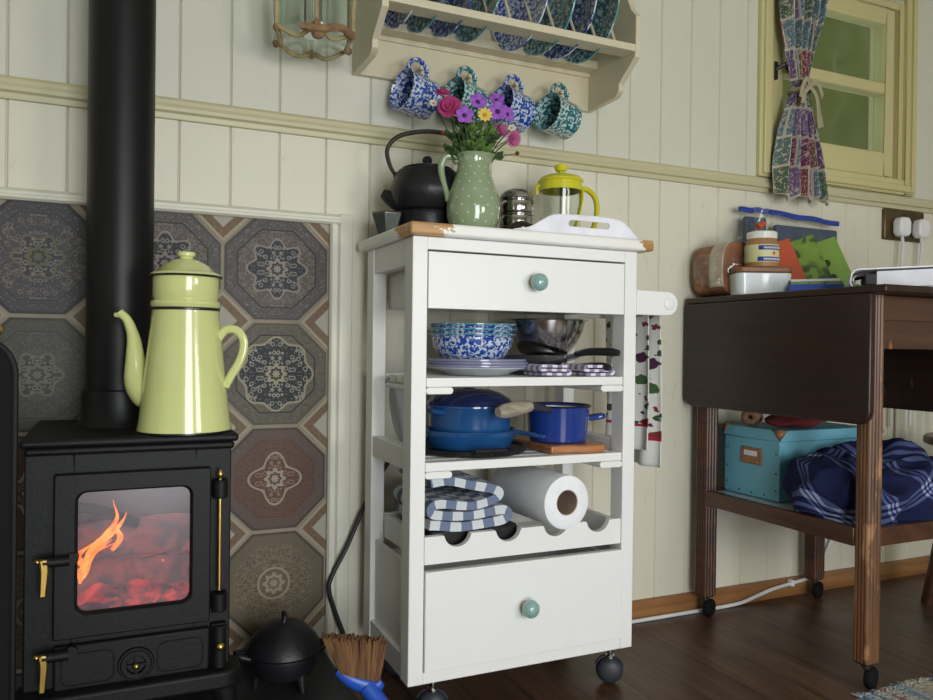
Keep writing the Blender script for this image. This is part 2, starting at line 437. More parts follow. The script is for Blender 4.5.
def mk_dia():
    t=NT('tile_corner_diamond'); uv=t.n('ShaderNodeTexCoord').outputs['UV']; s=t.n('ShaderNodeSeparateXYZ',{0:uv})
    u=t.math('SUBTRACT',t.math('MULTIPLY',s.outputs[0],2),1); v=t.math('SUBTRACT',t.math('MULTIPLY',s.outputs[1],2),1)
    d=t.math('ADD',t.math('ABSOLUTE',u),t.math('ABSOLUTE',v))
    nz=t.noise(t.n('ShaderNodeCombineXYZ',{0:u,1:v,2:0}).outputs[0],9,3).outputs[0]
    br=t.ramp(nz,[(.3,(.12,.075,.042)),(.7,(.195,.128,.075))])
    cc=t.mix(t.math('GREATER_THAN',d,.50),(.36,.34,.28),br)
    cc=t.mix(t.math('GREATER_THAN',d,.86),cc,(.33,.28,.20))
    return t.bsdf(col=cc,rough=.5,spec=.25)
M['dia']=mk_dia()
M['grout']=plain('tile_grout',(.28,.24,.18),.8)

def mk_curtain():
    t=NT('patchwork_floral_cotton'); uv=t.n('ShaderNodeTexCoord').outputs['UV']
    m=t.n('ShaderNodeMapping',{'Vector':uv,'Scale':(6,8,1)}).outputs[0]
    s=t.n('ShaderNodeSeparateXYZ',{0:m}); 
    yi=t.math('FLOOR',s.outputs[1]); x2=t.math('ADD',s.outputs[0],t.math('MULTIPLY',yi,.37)); xi=t.math('FLOOR',x2)
    w=t.n('ShaderNodeTexWhiteNoise',{'Vector':t.n('ShaderNodeCombineXYZ',{0:xi,1:yi,2:0}).outputs[0]},noise_dimensions='2D').outputs[0]
    base=t.ramp(w,[(0,(.24,.05,.045)),(.12,(.10,.17,.16)),(.28,(.11,.065,.17)),(.44,(.10,.19,.24)),(.60,(.20,.035,.10)),(.68,(.20,.10,.06)),(.80,(.08,.13,.08)),(.92,(.19,.12,.24))],'CONSTANT')
    n2=t.noise(t.n('ShaderNodeMapping',{'Vector':uv,'Scale':(22,32,1)}).outputs[0],2.2,2,.5,1.2).outputs[0]
    cc=t.mix(t.ramp(n2,[(.55,(0,0,0)),(.58,(.85,.85,.85))]),base,(.55,.50,.42))
    n3=t.noise(t.n('ShaderNodeMapping',{'Vector':uv,'Scale':(14,18,1),'Location':(3,3,0)}).outputs[0],3.2,2,.5,1).outputs[0]
    cc=t.mix(t.ramp(n3,[(.60,(0,0,0)),(.64,(.7,.7,.7))]),cc,(.10,.03,.10))
    fx=t.math('FRACT',x2); fy=t.math('FRACT',s.outputs[1])
    e=t.math('MINIMUM',fx,fy); cc=t.mix(t.math('LESS_THAN',e,.09),cc,(.50,.46,.38))
    return t.bsdf(col=cc,rough=.9)
M['curtain']=mk_curtain()
def mk_check(name,a,b,n1,mid=None,axis2=True):
    t=NT(name); uv=t.n('ShaderNodeTexCoord').outputs['UV']; s=t.n('ShaderNodeSeparateXYZ',{0:uv})
    p=t.math('LESS_THAN',t.math('FRACT',t.math('MULTIPLY',s.outputs[0],n1)),.5); q=t.math('LESS_THAN',t.math('FRACT',t.math('MULTIPLY',s.outputs[1],n1)),.5)
    k=t.math('MULTIPLY',t.math('ADD',p,q),.5)
    cc=t.ramp(k,[(0,a),(.34,mid or a),(.75,b)],'CONSTANT')
    return t.bsdf(col=cc,rough=.95,normal=t.bump(t.noise(uv,400,2).outputs[0],.3,.001))
M['gingham']=mk_check('grey_blue_check_cloth',(.60,.63,.62),(.13,.17,.28),17,(.15,.19,.30))
def mk_ging():
    t=NT('blue_check_cloth'); uv=t.n('ShaderNodeTexCoord').outputs['UV']; s=t.n('ShaderNodeSeparateXYZ',{0:uv})
    p=t.math('LESS_THAN',t.math('FRACT',t.math('MULTIPLY',s.outputs[0],23)),.5); q=t.math('LESS_THAN',t.math('FRACT',t.math('MULTIPLY',s.outputs[1],23)),.5)
    x=t.math('ABSOLUTE',t.math('SUBTRACT',p,q))
    return t.bsdf(col=t.mix(x,(.60,.64,.66),(.15,.19,.29)),rough=.95,normal=t.bump(t.noise(uv,300,2).outputs[0],.4,.001))
M['gingham']=mk_ging()
M['purplecheck']=mk_check('purple_check_cloth',(.70,.68,.74),(.26,.21,.36),44,(.70,.68,.74))
def mk_plaid():
    t=NT('navy_plaid_blanket'); uv=t.n('ShaderNodeTexCoord').outputs['UV']
    s=t.n('ShaderNodeSeparateXYZ',{0:uv})
    def band(x,n,ps):
        f=t.math('FRACT',t.math('MULTIPLY',x,n)); tot=None
        for p,w in ps:
            b=t.math('LESS_THAN',t.math('ABSOLUTE',t.math('SUBTRACT',f,p)),w); tot=b if tot is None else t.math('MAXIMUM',tot,b)
        return tot
    a=band(s.outputs[0],5.5,[(.40,.03),(.50,.02),(.60,.03)]); b=band(s.outputs[1],5.5,[(.40,.03),(.50,.02),(.60,.03)])
    k=t.math('MULTIPLY',t.math('ADD',a,b),.5)
    cc=t.ramp(k,[(0,(.010,.014,.055)),(.3,(.07,.09,.21)),(.8,(.30,.36,.52))],'CONSTANT')
    return t.bsdf(col=cc,rough=.95,spec=.2,normal=t.bump(t.noise(uv,160,3).outputs[0],.5,.002))
M['plaid']=mk_plaid()
def mk_fruit():
    t=NT('fruit_print_cotton'); uv=t.n('ShaderNodeTexCoord').outputs['UV']; s=t.n('ShaderNodeSeparateXYZ',{0:uv})
    m=t.n('ShaderNodeMapping',{'Vector':uv,'Scale':(4,12,1)}).outputs[0]
    vo=t.n('ShaderNodeTexVoronoi',{'Vector':m,'Scale':1.0,'Randomness':.75})
    d=vo.outputs['Distance']; w=t.n('ShaderNodeSeparateColor',{0:vo.outputs['Color']}).outputs[0]
    nz=t.noise(m,2.2,2).outputs[0]; d=t.math('ADD',d,t.math('MULTIPLY',t.math('SUBTRACT',nz,.5),.5))
    fr=t.ramp(w,[(0,(.04,.09,.03)),(.3,(.20,.03,.03)),(.48,(.62,.30,.02)),(.62,(.07,.015,.05)),(.75,(.05,.11,.035)),(.9,(.25,.08,.04))],'CONSTANT')
    cc=t.mix(t.math('LESS_THAN',d,.43),(.70,.70,.66),fr)
    cc=t.mix(t.math('LESS_THAN',s.outputs[1],.17),cc,(.72,.72,.69))
    cc=t.mix(t.math('LESS_THAN',t.math('ABSOLUTE',t.math('SUBTRACT',s.outputs[1],.165)),.009),cc,(.40,.01,.04))
    return t.bsdf(col=cc,rough=.95)
M['fruit']=mk_fruit()
def mk_rug():
    t=NT('rag_rug_weave'); c=t.n('ShaderNodeTexCoord').outputs['Object']; s=t.n('ShaderNodeSeparateXYZ',{0:c})
    v=t.n('ShaderNodeCombineXYZ',{0:t.math('MULTIPLY',s.outputs[0],80),1:t.math('MULTIPLY',s.outputs[1],22),2:0}).outputs[0]
    n=t.noise(v,1,2,.6).outputs[0]
    row=t.n('ShaderNodeTexWhiteNoise',{'W':t.math('FLOOR',t.math('MULTIPLY',t.math('ADD',s.outputs[0],t.math('MULTIPLY',n,.02)),70))},noise_dimensions='1D').outputs[0]
    a=t.ramp(row,[(0,(.42,.42,.40)),(.3,(.20,.30,.38)),(.42,(.45,.44,.40)),(.6,(.30,.12,.14)),(.68,(.40,.38,.38)),(.85,(.10,.12,.24)),(.9,(.46,.40,.28))],'CONSTANT')
    cc=t.mix(t.ramp(n,[(.52,(0,0,0)),(.6,(.7,.7,.7))]),a,(.40,.38,.36))
    return t.bsdf(col=cc,rough=1,normal=t.bump(t.noise(c,160,3).outputs[0],1,.006))
M['rug']=mk_rug()
def mk_bread():
    t=NT('bread_crust'); n=t.noise(t.co(),14,4).outputs[0]
    return t.bsdf(col=t.ramp(n,[(.35,(.17,.055,.02)),(.65,(.34,.15,.06))]),rough=.6)
M['bread']=mk_bread()
def mk_packet():
    t=NT('green_packet_print'); n=t.noise(t.co(),22,2,.5,1).outputs[0]
    return t.bsdf(col=t.ramp(n,[(.35,(.02,.03,.012)),(.46,(.05,.10,.02)),(.54,(.16,.27,.035)),(.75,(.20,.32,.05))],'LINEAR'),rough=.35)
M['greenpack']=mk_packet()
M['paleprint']=plain('pale_bag_print',(.50,.43,.33),.35,0,.25,40)
M['greencard']=plain('lime_card',(.19,.33,.05),.4)
def mk_foliage(name,c1,c2,sc):
    t=NT(name); n=t.noise(t.co(),sc,5,.6).outputs[0]
    return t.bsdf(col=t.ramp(n,[(.35,c1),(.65,c2)]),rough=.85)
M['hedge']=mk_foliage('hedge_green',(.060,.062,.001),(.088,.090,.002),1.5)
M['leaf']=mk_foliage('leaf_green',(.015,.035,.01),(.05,.10,.02),60)
M['leaf2']=mk_foliage('bright_leaf_green',(.05,.11,.012),(.10,.19,.03),60)
def emis(name,c1,c2,st,sc=20,thr=.5):
    t=NT(name); n=t.noise(t.co(),sc,4,.6,.5).outputs[0]
    cc=t.ramp(n,[(thr-.12,c1),(thr+.12,c2)])
    return t.bsdf(col=(.05,.04,.04),rough=.9,emis=cc,es=st)
M['ember']=emis('ember_bed',(.06,.02,.03),(.85,.07,.06),1.0,26,.56)
M['flame']=emis('flame',(1,.10,.01),(1,.30,.04),2.6,40,.5)
M['ash']=emis('glowing_ash_log',(.11,.055,.06),(.42,.10,.09),.8,26,.56)
M['charlog']=plain('charred_log',(.03,.022,.02),.9,0,.4,25,.8,60)
M['firebrick']=plain('firebrick',(.30,.26,.25),.9,0,.25,12)
M['magenta']=plain('magenta_petal',(.42,.035,.16),.7); M['violet']=plain('violet_petal',(.30,.09,.50),.7)
M['pinkp']=plain('pink_petal',(.45,.10,.25),.7); M['yellowp']=plain('yellow_petal',(.68,.55,.10),.7)
M['orangec']=plain('orange_disc',(.55,.22,.02),.8); M['darkc']=plain('dark_disc',(.04,.01,.06),.8)
M['whitep']=plain('white_petal',(.6,.6,.52),.7); M['berry']=plain('dark_red_berry',(.12,.015,.02),.5)
M['tape']=plain('ribbon_tie_cloth',(.34,.30,.20),.95)
M['iron']=plain('dark_iron',(.02,.015,.012),.5)
M['sockbrass']=plain('antique_brass_plate',(.12,.085,.04),.38,.7,.4,30)
M['redcloth']=plain('red_cloth',(.13,.012,.015),.9)
M['lav']=plain('jar_label_yellow',(.62,.60,.32),.5); M['peanut']=plain('peanut_butter',(.35,.18,.07),.5)

# ------------------------------------------------------------------ camera
F=774.0
yaw,pit,rol=.427712,-.00609506,.01258718
fw=Vector((sin(yaw)*cos(pit),cos(yaw)*cos(pit),sin(pit))); rt=Vector((cos(yaw),-sin(yaw),0)); up=rt.cross(fw)
r2=rt*cos(rol)+up*sin(rol); u2=up*cos(rol)-rt*sin(rol)
cd=bpy.data.cameras.new('camera'); cam=bpy.data.objects.new('camera',cd); COL.objects.link(cam)
cd.sensor_width=36; cd.lens=36*F/933; cd.clip_start=.01
m=Matrix(((r2.x,u2.x,-fw.x,0),(r2.y,u2.y,-fw.y,0),(r2.z,u2.z,-fw.z,.675),(0,0,0,1)))
cam.matrix_world=m
bpy.context.scene.camera=cam

# ------------------------------------------------------------------ room shell
YW=1.575; XL,XR=-1.1,3.0; YF=-1.15; ZC=2.15
struct('floor',MB().box(XL-.1,XR+.1,YF-.1,YW+.12,-.05,0),M['floor'])
struct('ceiling',MB().box(XL-.1,XR+.1,YF-.1,YW+.12,ZC,ZC+.05),M['ceil'])
struct('wall_left',MB().box(XL-.1,XL,YF-.1,YW+.12,0,ZC),M['wall'])
struct('wall_right',MB().box(XR,XR+.1,YF-.1,YW+.12,0,ZC),M['wall'])
DX0,DX1,DZ=-.05,.75,1.35
VX0,VX1,VZ0,VZ1=1.2,1.8,.65,1.2
b=MB().box(XL,DX0,YF-.1,YF,0,ZC).box(DX1,VX0,YF-.1,YF,0,ZC).box(VX1,XR,YF-.1,YF,0,ZC).box(VX0,VX1,YF-.1,YF,0,VZ0).box(VX0,VX1,YF-.1,YF,VZ1,ZC).box(DX0,DX1,YF-.1,YF,DZ,ZC)
struct('wall_front',b,M['wall'])
# back wall of tongue and groove boards with real grooves; hole for the window
WX0,WX1,WZ0,WZ1=1.60,2.145,1.165,1.71
b=MB()
def plank(x0,x1,z0,z1):
    if z0<1.117<z1: plank(x0,x1,z0,1.117); plank(x0,x1,1.117,z1); return
    g=.0028; d=.005
    poly=[(x0,YW+d),(x0+g,YW),(x1-g,YW),(x1,YW+d),(x1,YW+.03),(x0,YW+.03)]
    b.prism(poly,'z',z0,z1,mi=1 if z1<1.12 else 0)
x=.11-.0947*13
xs=[]
while x<XR: xs.append(x); x+=.0947
for i,x in enumerate(xs):
    x0=max(x,XL); x1=min(x+.0947,XR)
    if x1<=WX0+.001 or x0>=WX1-.001: plank(x0,x1,0,ZC)
    else:
        plank(x0,x1,0,WZ0); plank(x0,x1,WZ1,ZC)
        if x0<WX0: plank(x0,WX0,WZ0,WZ1)
        if x1>WX1: plank(WX1,x1,WZ0,WZ1)
b.box(XL,WX0,YW+.028,YW+.1,0,ZC); b.box(WX1,XR,YW+.028,YW+.1,0,ZC); b.box(WX0,WX1,YW+.028,YW+.1,0,WZ0); b.box(WX0,WX1,YW+.028,YW+.1,WZ1,ZC)
struct('wall_back',b,[M['wall'],M['walllow']],angle=20)
# dado rail
prof=[(YW,1.096),(YW-.010,1.096),(YW-.012,1.101),(YW-.012,1.106),(YW-.019,1.109),(YW-.021,1.115),(YW-.019,1.121),(YW-.013,1.123),(YW-.013,1.130),(YW-.009,1.136),(YW,1.138)]
struct('trim_1',MB().prism(prof,'x',XL,XR),M['trimc'],angle=25)
struct('baseboard_back',MB().prism([(YW,0),(YW-.02,0),(YW-.02,.030),(YW-.012,.043),(YW,.045)],'x',.427,XR),M['skirt'])
# tile frame moulding: top and right
pr_=[(0,0),(-.013,0),(-.018,.004),(-.018,.009),(-.011,.011),(-.011,.016),(-.006,.022),(0,.022)]
b=MB()
b.prism([(YW+a,.920+c) for a,c in pr_],'x',XL,.424)
b.prism([(.402+c,YW+a) for a,c in pr_],'z',0,.921)
struct('trim_2',b,M['frame'],angle=25)
# flat upright board beside the tiles
struct('trim_3',MB().box(.4245,.452,YW-.006,YW+.004,.0,.944),M['frame'],bevel=.002)
# tiles
P=.2103; S_=.1015; K=.0435; CX0=.297; CZ0=.823; YT=YW-.004
def clipx(poly,xm,zm0,zm1):
    def clip(p,f):
        out=[]
        for i in range(len(p)):
            a,b_=p[i],p[(i+1)%len(p)]; fa,fb=f(a),f(b_)
            if fa>=0: out.append(a)
            if fa*fb<0:
                t=fa/(fa-fb); out.append((a[0]+(b_[0]-a[0])*t,a[1]+(b_[1]-a[1])*t))
        return out
    for f in (lambda q:xm-q[0],lambda q:q[1]-zm0,lambda q:zm1-q[1],lambda q:q[0]-(XL)):
        if poly: poly=clip(poly,f)
    return poly
b=MB(); b.box(XL,.405,YW-.002,YW+.006,.0,.925,mi=7)
def tileface(poly,c,s,mi,y=YT):
    poly=clipx(poly,.4035,.052,.9215)
    if len(poly)<3: return
    n=len(poly)
    vs=[(p[0],y,p[1]) for p in poly]+[(p[0],y+.003,p[1]) for p in poly]
    fs=[tuple(range(n))]+[(i,(i+1)%n,(i+1)%n+n,i+n) for i in range(n)]
    U=[((p[0]-c[0])/s/2+.5,(p[1]-c[1])/s/2+.5) for p in poly]
    b.add(vs,fs,[U]+[[U[i],U[(i+1)%n],U[(i+1)%n],U[i]] for i in range(n)],mi)
types={(0,0):0,(0,1):1,(0,2):2,(0,3):3}
for i in range(-6,2):
    for j in range(-1,5):
        cx=CX0+i*P; cz=CZ0-j*P
        mi=types.get((i,j),None)
        if mi is None: mi={0:4,1:5,2:2,3:3}.get(j,4) if i!=-1 else {0:0,1:4,2:5,3:1}.get(j,0)
        tileface([(cx+a*S_,cz+c*S_) for a,c in ((K/S_,1),(-K/S_,1),(-1,K/S_),(-1,-K/S_),(-K/S_,-1),(K/S_,-1),(1,-K/S_),(1,K/S_))][::-1],(cx,cz),S_,mi)
        dx,dz=cx+P/2,cz+P/2; r=.0575
        tileface([(dx+r,dz),(dx,dz-r),(dx-r,dz),(dx,dz+r)],(dx,dz),r,6)
struct('wall_hearth',b,[M['tA'],M['tB'],M['tC'],M['tD'],M['tE'],M['tF'],M['dia'],M['grout']])
tag(obj('hearth_slab',MB().box(-.95,.398,.75,YW-.005,0,.05),M['slate'],origin=(-.3,1.1,0),bevel=.006),'dark slate hearth slab that the black stove stands on','hearth')
bpy.data.objects['hearth_slab'].data.transform(Matrix.Identity(4))

# ------------------------------------------------------------------ window
def framering(b,x0,x1,z0,z1,w,y0,y1,wb=None):
    wb=wb or w
    b.box(x0,x0+w,y0,y1,z0,z1); b.box(x1-w,x1,y0,y1,z0,z1)
    b.box(x0+w,x1-w,y0,y1,z0,z0+wb); b.box(x0+w,x1-w,y0,y1,z1-w,z1)
b=MB()
# moulded architrave (stepped)
framering(b,1.565,2.185,1.139,1.765,.045,YW-.014,YW+.002,.045)
framering(b,1.575,2.178,1.146,1.755,.020,YW-.022,YW-.012)
# jamb lining
framering(b,1.600,2.145,1.165,1.710,.022,YW-.002,YW+.10)
w1=struct('window_1',b,M['win'],bevel=.003)
b=MB()
sx0,sx1,sz0,sz1=1.620,2.104,1.187,1.684
y0,y1=YW-.001,YW+.040
x_in0,x_in1=1.655,2.066
b.box(sx0,x_in0,y0,y1,sz0,sz1); b.box(x_in1,sx1,y0,y1,sz0,sz1)
b.box(x_in0,x_in1,y0,y1,sz0,1.260); b.box(x_in0,x_in1,y0,y1,1.431,1.464); b.box(x_in0,x_in1,y0,y1,1.636,sz1)
obj('sash_frame',b,M['win'],w1,bevel=.004)
for (z0,z1) in ((1.260,1.431),(1.464,1.636)):
    obj('window_pane',MB().box(x_in0-.004,x_in1+.004,y0+.012,y0+.016,z0-.004,z1+.004),M['pane'],w1)
b=MB(); b.box(1.608,1.628,YW-.012,YW+.006,1.405,1.452); b.tube([(1.618,YW-.012,1.43),(1.632,YW-.03,1.44),(1.65,YW-.03,1.425)],.006,8)
obj('casement_catch',b,M['iron'],w1)
# hedge outside
b=MB()
def hf(u,v):
    p=Vector((-.2+4.6*u,3.1,-.4+3.6*v)); n_=noise.fractal(p*2.2,1,2,4); n2=noise.noise(p*11)
    return (p.x,p.y+.10*n_+.03*n2,p.z)
b.grid(hf,90,60); 
b.box(-.2,4.4,3.42,3.8,-.4,3.0)
tag(obj('garden_hedge',b,M['hedge'],origin=(2,3.1,-.4)),'olive green hedge outside filling the small window','hedge')

# curtain
ct=thing('curtain','patchwork floral cotton curtain gathered and tied beside the window','curtain',(1.66,YW-.06,1.09))
def cw(z):
    # left, right edges
    pts=[(1.075,1.585,1.775),(1.16,1.588,1.752),(1.25,1.604,1.725),(1.33,1.627,1.70),(1.365,1.643,1.686),(1.40,1.638,1.69),(1.47,1.62,1.71),(1.58,1.598,1.745),(1.70,1.58,1.765)]
    for a,b_ in zip(pts,pts[1:]):
        if z<=b_[0]:
            t=max(0,(z-a[0])/(b_[0]-a[0])); t=t*t*(3-2*t)*.5+t*.5; return a[1]+(b_[1]-a[1])*t,a[2]+(b_[2]-a[2])*t
    return pts[-1][1:]
def cf(u,v):
    z=1.078+.625*v; l,r=cw(z); w=r-l
    amp=.014+.006*sin(v*9)
    y=YW-.052+amp*sin(u*2*pi*5.0+1.2*sin(v*4)+.4)-.012*sin(u*pi)
    x=l+w*(u+.02*sin(u*2*pi*5))
    z2=z+(.010*sin(u*17+1) if v<.02 else 0)*(1-v*50)
    return (x,y,z2)
b=MB(); b.grid(cf,90,70)
obj('curtain_fabric',b,M['curtain'],ct,solid=.0015)
b=MB()
b.tube([(1.665+.026*cos(a),YW-.052+.030*sin(a),1.368+.004*sin(3*a)) for a in [2*pi*i/28 for i in range(28)]],.006,8,closed=True,flat=.6)
b.ell((1.66,YW-.086,1.368),(.009,.008,.009))
yy=YW-.090
b.tube(bez([(1.66,yy,1.368),(1.645,yy-.004,1.385),(1.632,yy-.004,1.365),(1.628,yy,1.335)],16),.006,8,flat=.25)
b.tube(bez([(1.66,yy,1.368),(1.68,yy-.004,1.383),(1.70,yy-.004,1.352),(1.712,yy+.006,1.345)],16),.006,8,flat=.25)
b.tube(bez([(1.66,yy,1.368),(1.685,yy,1.345),(1.70,yy+.004,1.30),(1.712,yy+.008,1.268)],16),lerpr([.005,.007,.012],16),8,flat=.2)
b.tube(bez([(1.66,yy,1.368),(1.640,yy,1.345),(1.636,yy,1.32)],12),.006,8,flat=.25)
obj('tie_band',b,M['tape'],ct)
rd=thing('curtain_rod','black iron curtain rod above the small window, its end at the top edge','curtain rod',(1.8,YW-.065,1.70))
obj('rod',MB().tube([(1.55,YW-.062,1.708),(2.075,YW-.062,1.708)],.006,12),M['iron'],rd)
obj('finial',MB().ell((2.08,YW-.062,1.706),(.016,.011,.011)),M['iron'],rd)
b=MB(); b.box(2.04,2.055,YW-.065,YW-.020,1.700,1.712); obj('bracket',b,M['iron'],rd)
obj('bracket',MB().box(1.558,1.572,YW-.065,YW-.012,1.700,1.712),M['iron'],rd)

# socket with two plugs
so=thing('wall_socket','antique brass double wall socket below the dado rail','socket',(2.143,YW,1.03))
obj('back_plate',MB().box(2.058,2.232,YW-.012,YW+.001,1.003,1.094),M['sockbrass'],so,bevel=.004)
def plug(x,lab):
    p=thing('power_plug',lab,'plug',(x,YW-.012,1.045),group=None)
    poly=[(x-.024,1.022),(x-.014,1.012),(x+.014,1.012),(x+.024,1.022),(x+.024,1.055),(x+.015,1.068),(x-.015,1.068),(x-.024,1.055)]
    obj('plug_body',MB().prism(poly,'y',YW-.042,YW-.0125),M['plug'],p,bevel=.006,seg=3)
    obj('cable',MB().tube(bez([(x,YW-.028,1.014),(x,YW-.03,.98),(x-.008,YW-.03,.90),(x-.012,YW-.028,.83),(x-.02,YW-.02,.70),(x-.02,YW-.015,.45)],24),.0045,8),M['cabwhite'],p)
plug(2.112,'white three-pin plug nearer the window side, left of the two in the brass socket')
plug(2.196,'white three-pin plug at the right edge, right of the two in the brass socket')

# pleated cloth hanging behind the table
b=MB(); b.grid(lambda u,v:(2.12+.34*u,YW-.0145+.013*sin(u*2*pi*9),.33+.42*v),120,6)
tag(obj('pleated_cloth',b,M['frame'],origin=(2.29,YW-.0145,.33),solid=.002),'pale grey pleated cloth hanging on the wall behind the dark table','cloth')

# ------------------------------------------------------------------ stove
SY=1.26
def sx(x): return x*.984
def sz(z): return .675-(.675-z)*.984
st=thing('wood_stove','small black cast iron wood stove with a fire behind its glass door','stove',(.03,1.38,.05))
b=MB()
BX0,BX1=-.114,.170; BZ0,BZ1=.135,.512
b.box(BX0,BX0+.012,SY+.008,1.53,BZ0,BZ1); b.box(BX1-.012,BX1,SY+.008,1.53,BZ0,BZ1)
b.box(BX0,BX1,1.518,1.53,BZ0,BZ1); b.box(BX0,BX1,SY+.008,1.53,BZ0,BZ0+.012)
# front plate with openings
b.box(BX0,-.052,SY,SY+.012,BZ0,BZ1); b.box(.117,BX1,SY,SY+.012,BZ0,BZ1)
b.box(-.052,.117,SY,SY+.012,.462,BZ1); b.box(-.052,.117,SY,SY+.012,BZ0,.270)
b.box(-.10,.158,SY+.012,1.518,.235,.245)
obj('stove_body',b,M['blackpaint'],st,bevel=.002)
b=MB(); b.box(-.119,.178,1.235,1.54,.522,.5345); b.box(-.114,.173,1.243,1.535,.510,.522)
obj('top_plate',b,M['blackpaint'],st,bevel=.005,seg=3)
# base with front lip
b=MB(); b.prism(rrect(-.125,.186,1.222,1.30,.03),'z',.145,.172); b.box(-.116,.174,1.29,1.53,.122,.150)
obj('ash_lip',b,M['blackpaint'],st,bevel=.005,seg=3)
for lx in (-.10,.155):
    for ly in (1.27,1.505):
        s_=1 if lx>0 else -1
        obj('leg',MB().tube(bez([(lx,ly,.145),(lx+s_*.012,ly,.11),(lx+s_*.004,ly,.075),(lx+s_*.012,ly,.052)],12),lerpr([.022,.018,.012,.016],12),12),M['blackpaint'],st)
# door: frame ring
dr=MB()
X0,X1,Z0,Z1=sx(-.077),sx(.141),sz(.237),sz(.479); wx0,wx1,wz0,wz1=sx(-.048),sx(.113),sz(.271),sz(.452)
o_=rrect(X0,X1,Z0,Z1,.003,6); i_=rrect(wx0,wx1,wz0,wz1,.016,6); n=len(o_)
vs=[];fs=[]
for y in (SY-.014,SY-.001):
    vs+=[(p[0],y,p[1]) for p in o_]+[(p[0],y,p[1]) for p in i_]
for k in range(n):
    k2=(k+1)%n
    fs+=[(k,k2,n+k2,n+k),(2*n+k,3*n+k,3*n+k2,2*n+k2),(k,2*n+k,2*n+k2,k2),(n+k,n+k2,3*n+k2,3*n+k)]
dr.add(vs,fs)
door=obj('door',dr,M['blackpaint'],st,bevel=.0025)
# inner rebate ring
b=MB(); a_=rrect(wx0-.0005,wx1+.0005,wz0-.0005,wz1+.0005,.016,6); b.tube([(p[0],SY-.004,p[1]) for p in a_],.0028,8,closed=True)
obj('glass_seal',b,M['soot'],door)
obj('door_glass',MB().prism(rrect(wx0-.002,wx1+.002,wz0-.002,wz1+.002,.017,6),'y',SY-.0035,SY-.0005),M['stoveglass'],door)
def brasshandle(zt,par,sub=True):
    h=MB(); h.tube([(-.088,SY-.025,zt),(-.055,SY-.025,zt)],.0075,12); h.tube([(-.052,SY-.02,zt),(-.052,SY+.002,zt)],.009,12)
    k_=obj('door_handle',h,M['blackpaint'],par)
    h=MB(); h.prism([(-.093,zt+.006),(-.082,zt+.006),(-.080,zt-.01),(-.083,zt-.048),(-.092,zt-.048),(-.091,zt-.01)],'y',SY-.032,SY-.022); h.ell((-.095,SY-.026,zt+.002),.004)
    obj('handle_lever',h,M['brass'],k_,bevel=.002,label='brass lever')
brasshandle(sz(.356),door)
for z in (sz(.449),sz(.271)):
    b=MB(); b.box(.141,.164,SY-.016,SY,z-.018,z+.010); b.tube([(.152,SY-.016,z-.018),(.152,SY-.016,z+.010)],.011,14)
    obj('hinge',b,M['blackpaint'],door,bevel=.002)
b=MB(); b.tube([(.1515,SY-.018,sz(.286)),(.1515,SY-.018,sz(.432))],.0026,10)
b.lathe([(0,0),(.003,.001),(.002,.004),(.0045,.008),(.004,.013),(.001,.018),(0,.0185)],14,(.1515,SY-.018,sz(.458)))
obj('hinge_rod',b,M['brass'],door,label='thin brass hinge rod')
# ash door
b=MB(); b.box(sx(-.076),sx(.141),SY-.012,SY-.001,sz(.155),sz(.227))
ad=obj('ash_door',b,M['blackpaint'],st,bevel=.003)
b=MB()
cx,cz=sx(.035),sz(.187)
aw=MB(); aw.T=Matrix.Translation((cx,SY-.012,cz))@Matrix.Rotation(R(90),4,'X')
aw.lathe([(.0,.002),(.012,.002),(.014,.006),(.020,.006),(.022,.004),(.024,.004),(.0255,.001),(.0255,-.001)],32)
for k in range(4):
    a=k*pi/2+.6; aw.box(-.0015,.0015,0,.019,.002,.007); aw.T=aw.T@Matrix.Rotation(pi/2,4,'Z')
obj('air_wheel',aw,M['blackpaint'],ad)
obj('air_knob',MB().ell((cx,SY-.022,cz),(.005,.006,.005)),M['brass'],ad,label='small brass knob')
b=MB()
for xa,xb in ((sx(-.066),cx-.03),(cx+.03,sx(.131))):
    obj('panel_bead',MB().tube([(p[0],SY-.013,p[1]) for p in rrect(xa,xb,sz(.168),sz(.214),.012,5)],.0012,6,closed=True),M['blackpaint'],ad)
brasshandle(sz(.219),ad)
b=MB(); b.box(.141,.164,SY-.014,SY,sz(.162),sz(.232)); b.tube([(.153,SY-.014,sz(.164)),(.153,SY-.014,sz(.23))],.0105,14)
obj('hinge',b,M['blackpaint'],ad,bevel=.002)
obj('hinge_ball',MB().ell((.153,SY-.026,sz(.200)),.0065),M['brass'],ad,label='brass ball')
# firebrick lining
b=MB(); b.box(-.098,.155,1.495,1.512,.246,.50); b.box(-.1,-.09,1.29,1.49,.246,.5); b.box(.147,.156,1.29,1.49,.246,.5)
obj('fire_brick',b,M['firebrick'],st)
# fire
b=MB()
def eb(u,v):
    p=Vector((-.088+.232*u,1.292+.195*v,0)); return (p.x,p.y,.278+.026*noise.noise(p*30)+.050*v)
b.grid(eb,50,40)
b.box(-.088,.144,1.292,1.487,.247,.250)
tag(obj('ember_bed',b,M['ember'],origin=(.03,1.39,.247)),'bed of glowing red embers at the bottom of the stove fire','embers',kind='stuff')
def log(p,q,r,lab,mt):
    P=bez([p,((p[0]+q[0])/2+.003,(p[1]+q[1])/2,(p[2]+q[2])/2+.004),q],18)
    b=MB(); b.tube(P,[r*(1+.14*noise.noise(Vector(x)*40)) for x in P],16); tag(obj('firewood_log',b,mt,origin=p),lab,'log')
log((-.07,1.42,.335),(.128,1.44,.340),.034,'thick ash-grey log lying across the back of the fire',M['ash'])
log((-.05,1.36,.298),(.125,1.35,.296),.026,'pinkish-grey log burning at the front of the stove fire',M['ash'])
log((-.062,1.31,.426),(.035,1.40,.372),.0085,'thin charred stick leaning diagonally across the fire',M['charlog'])
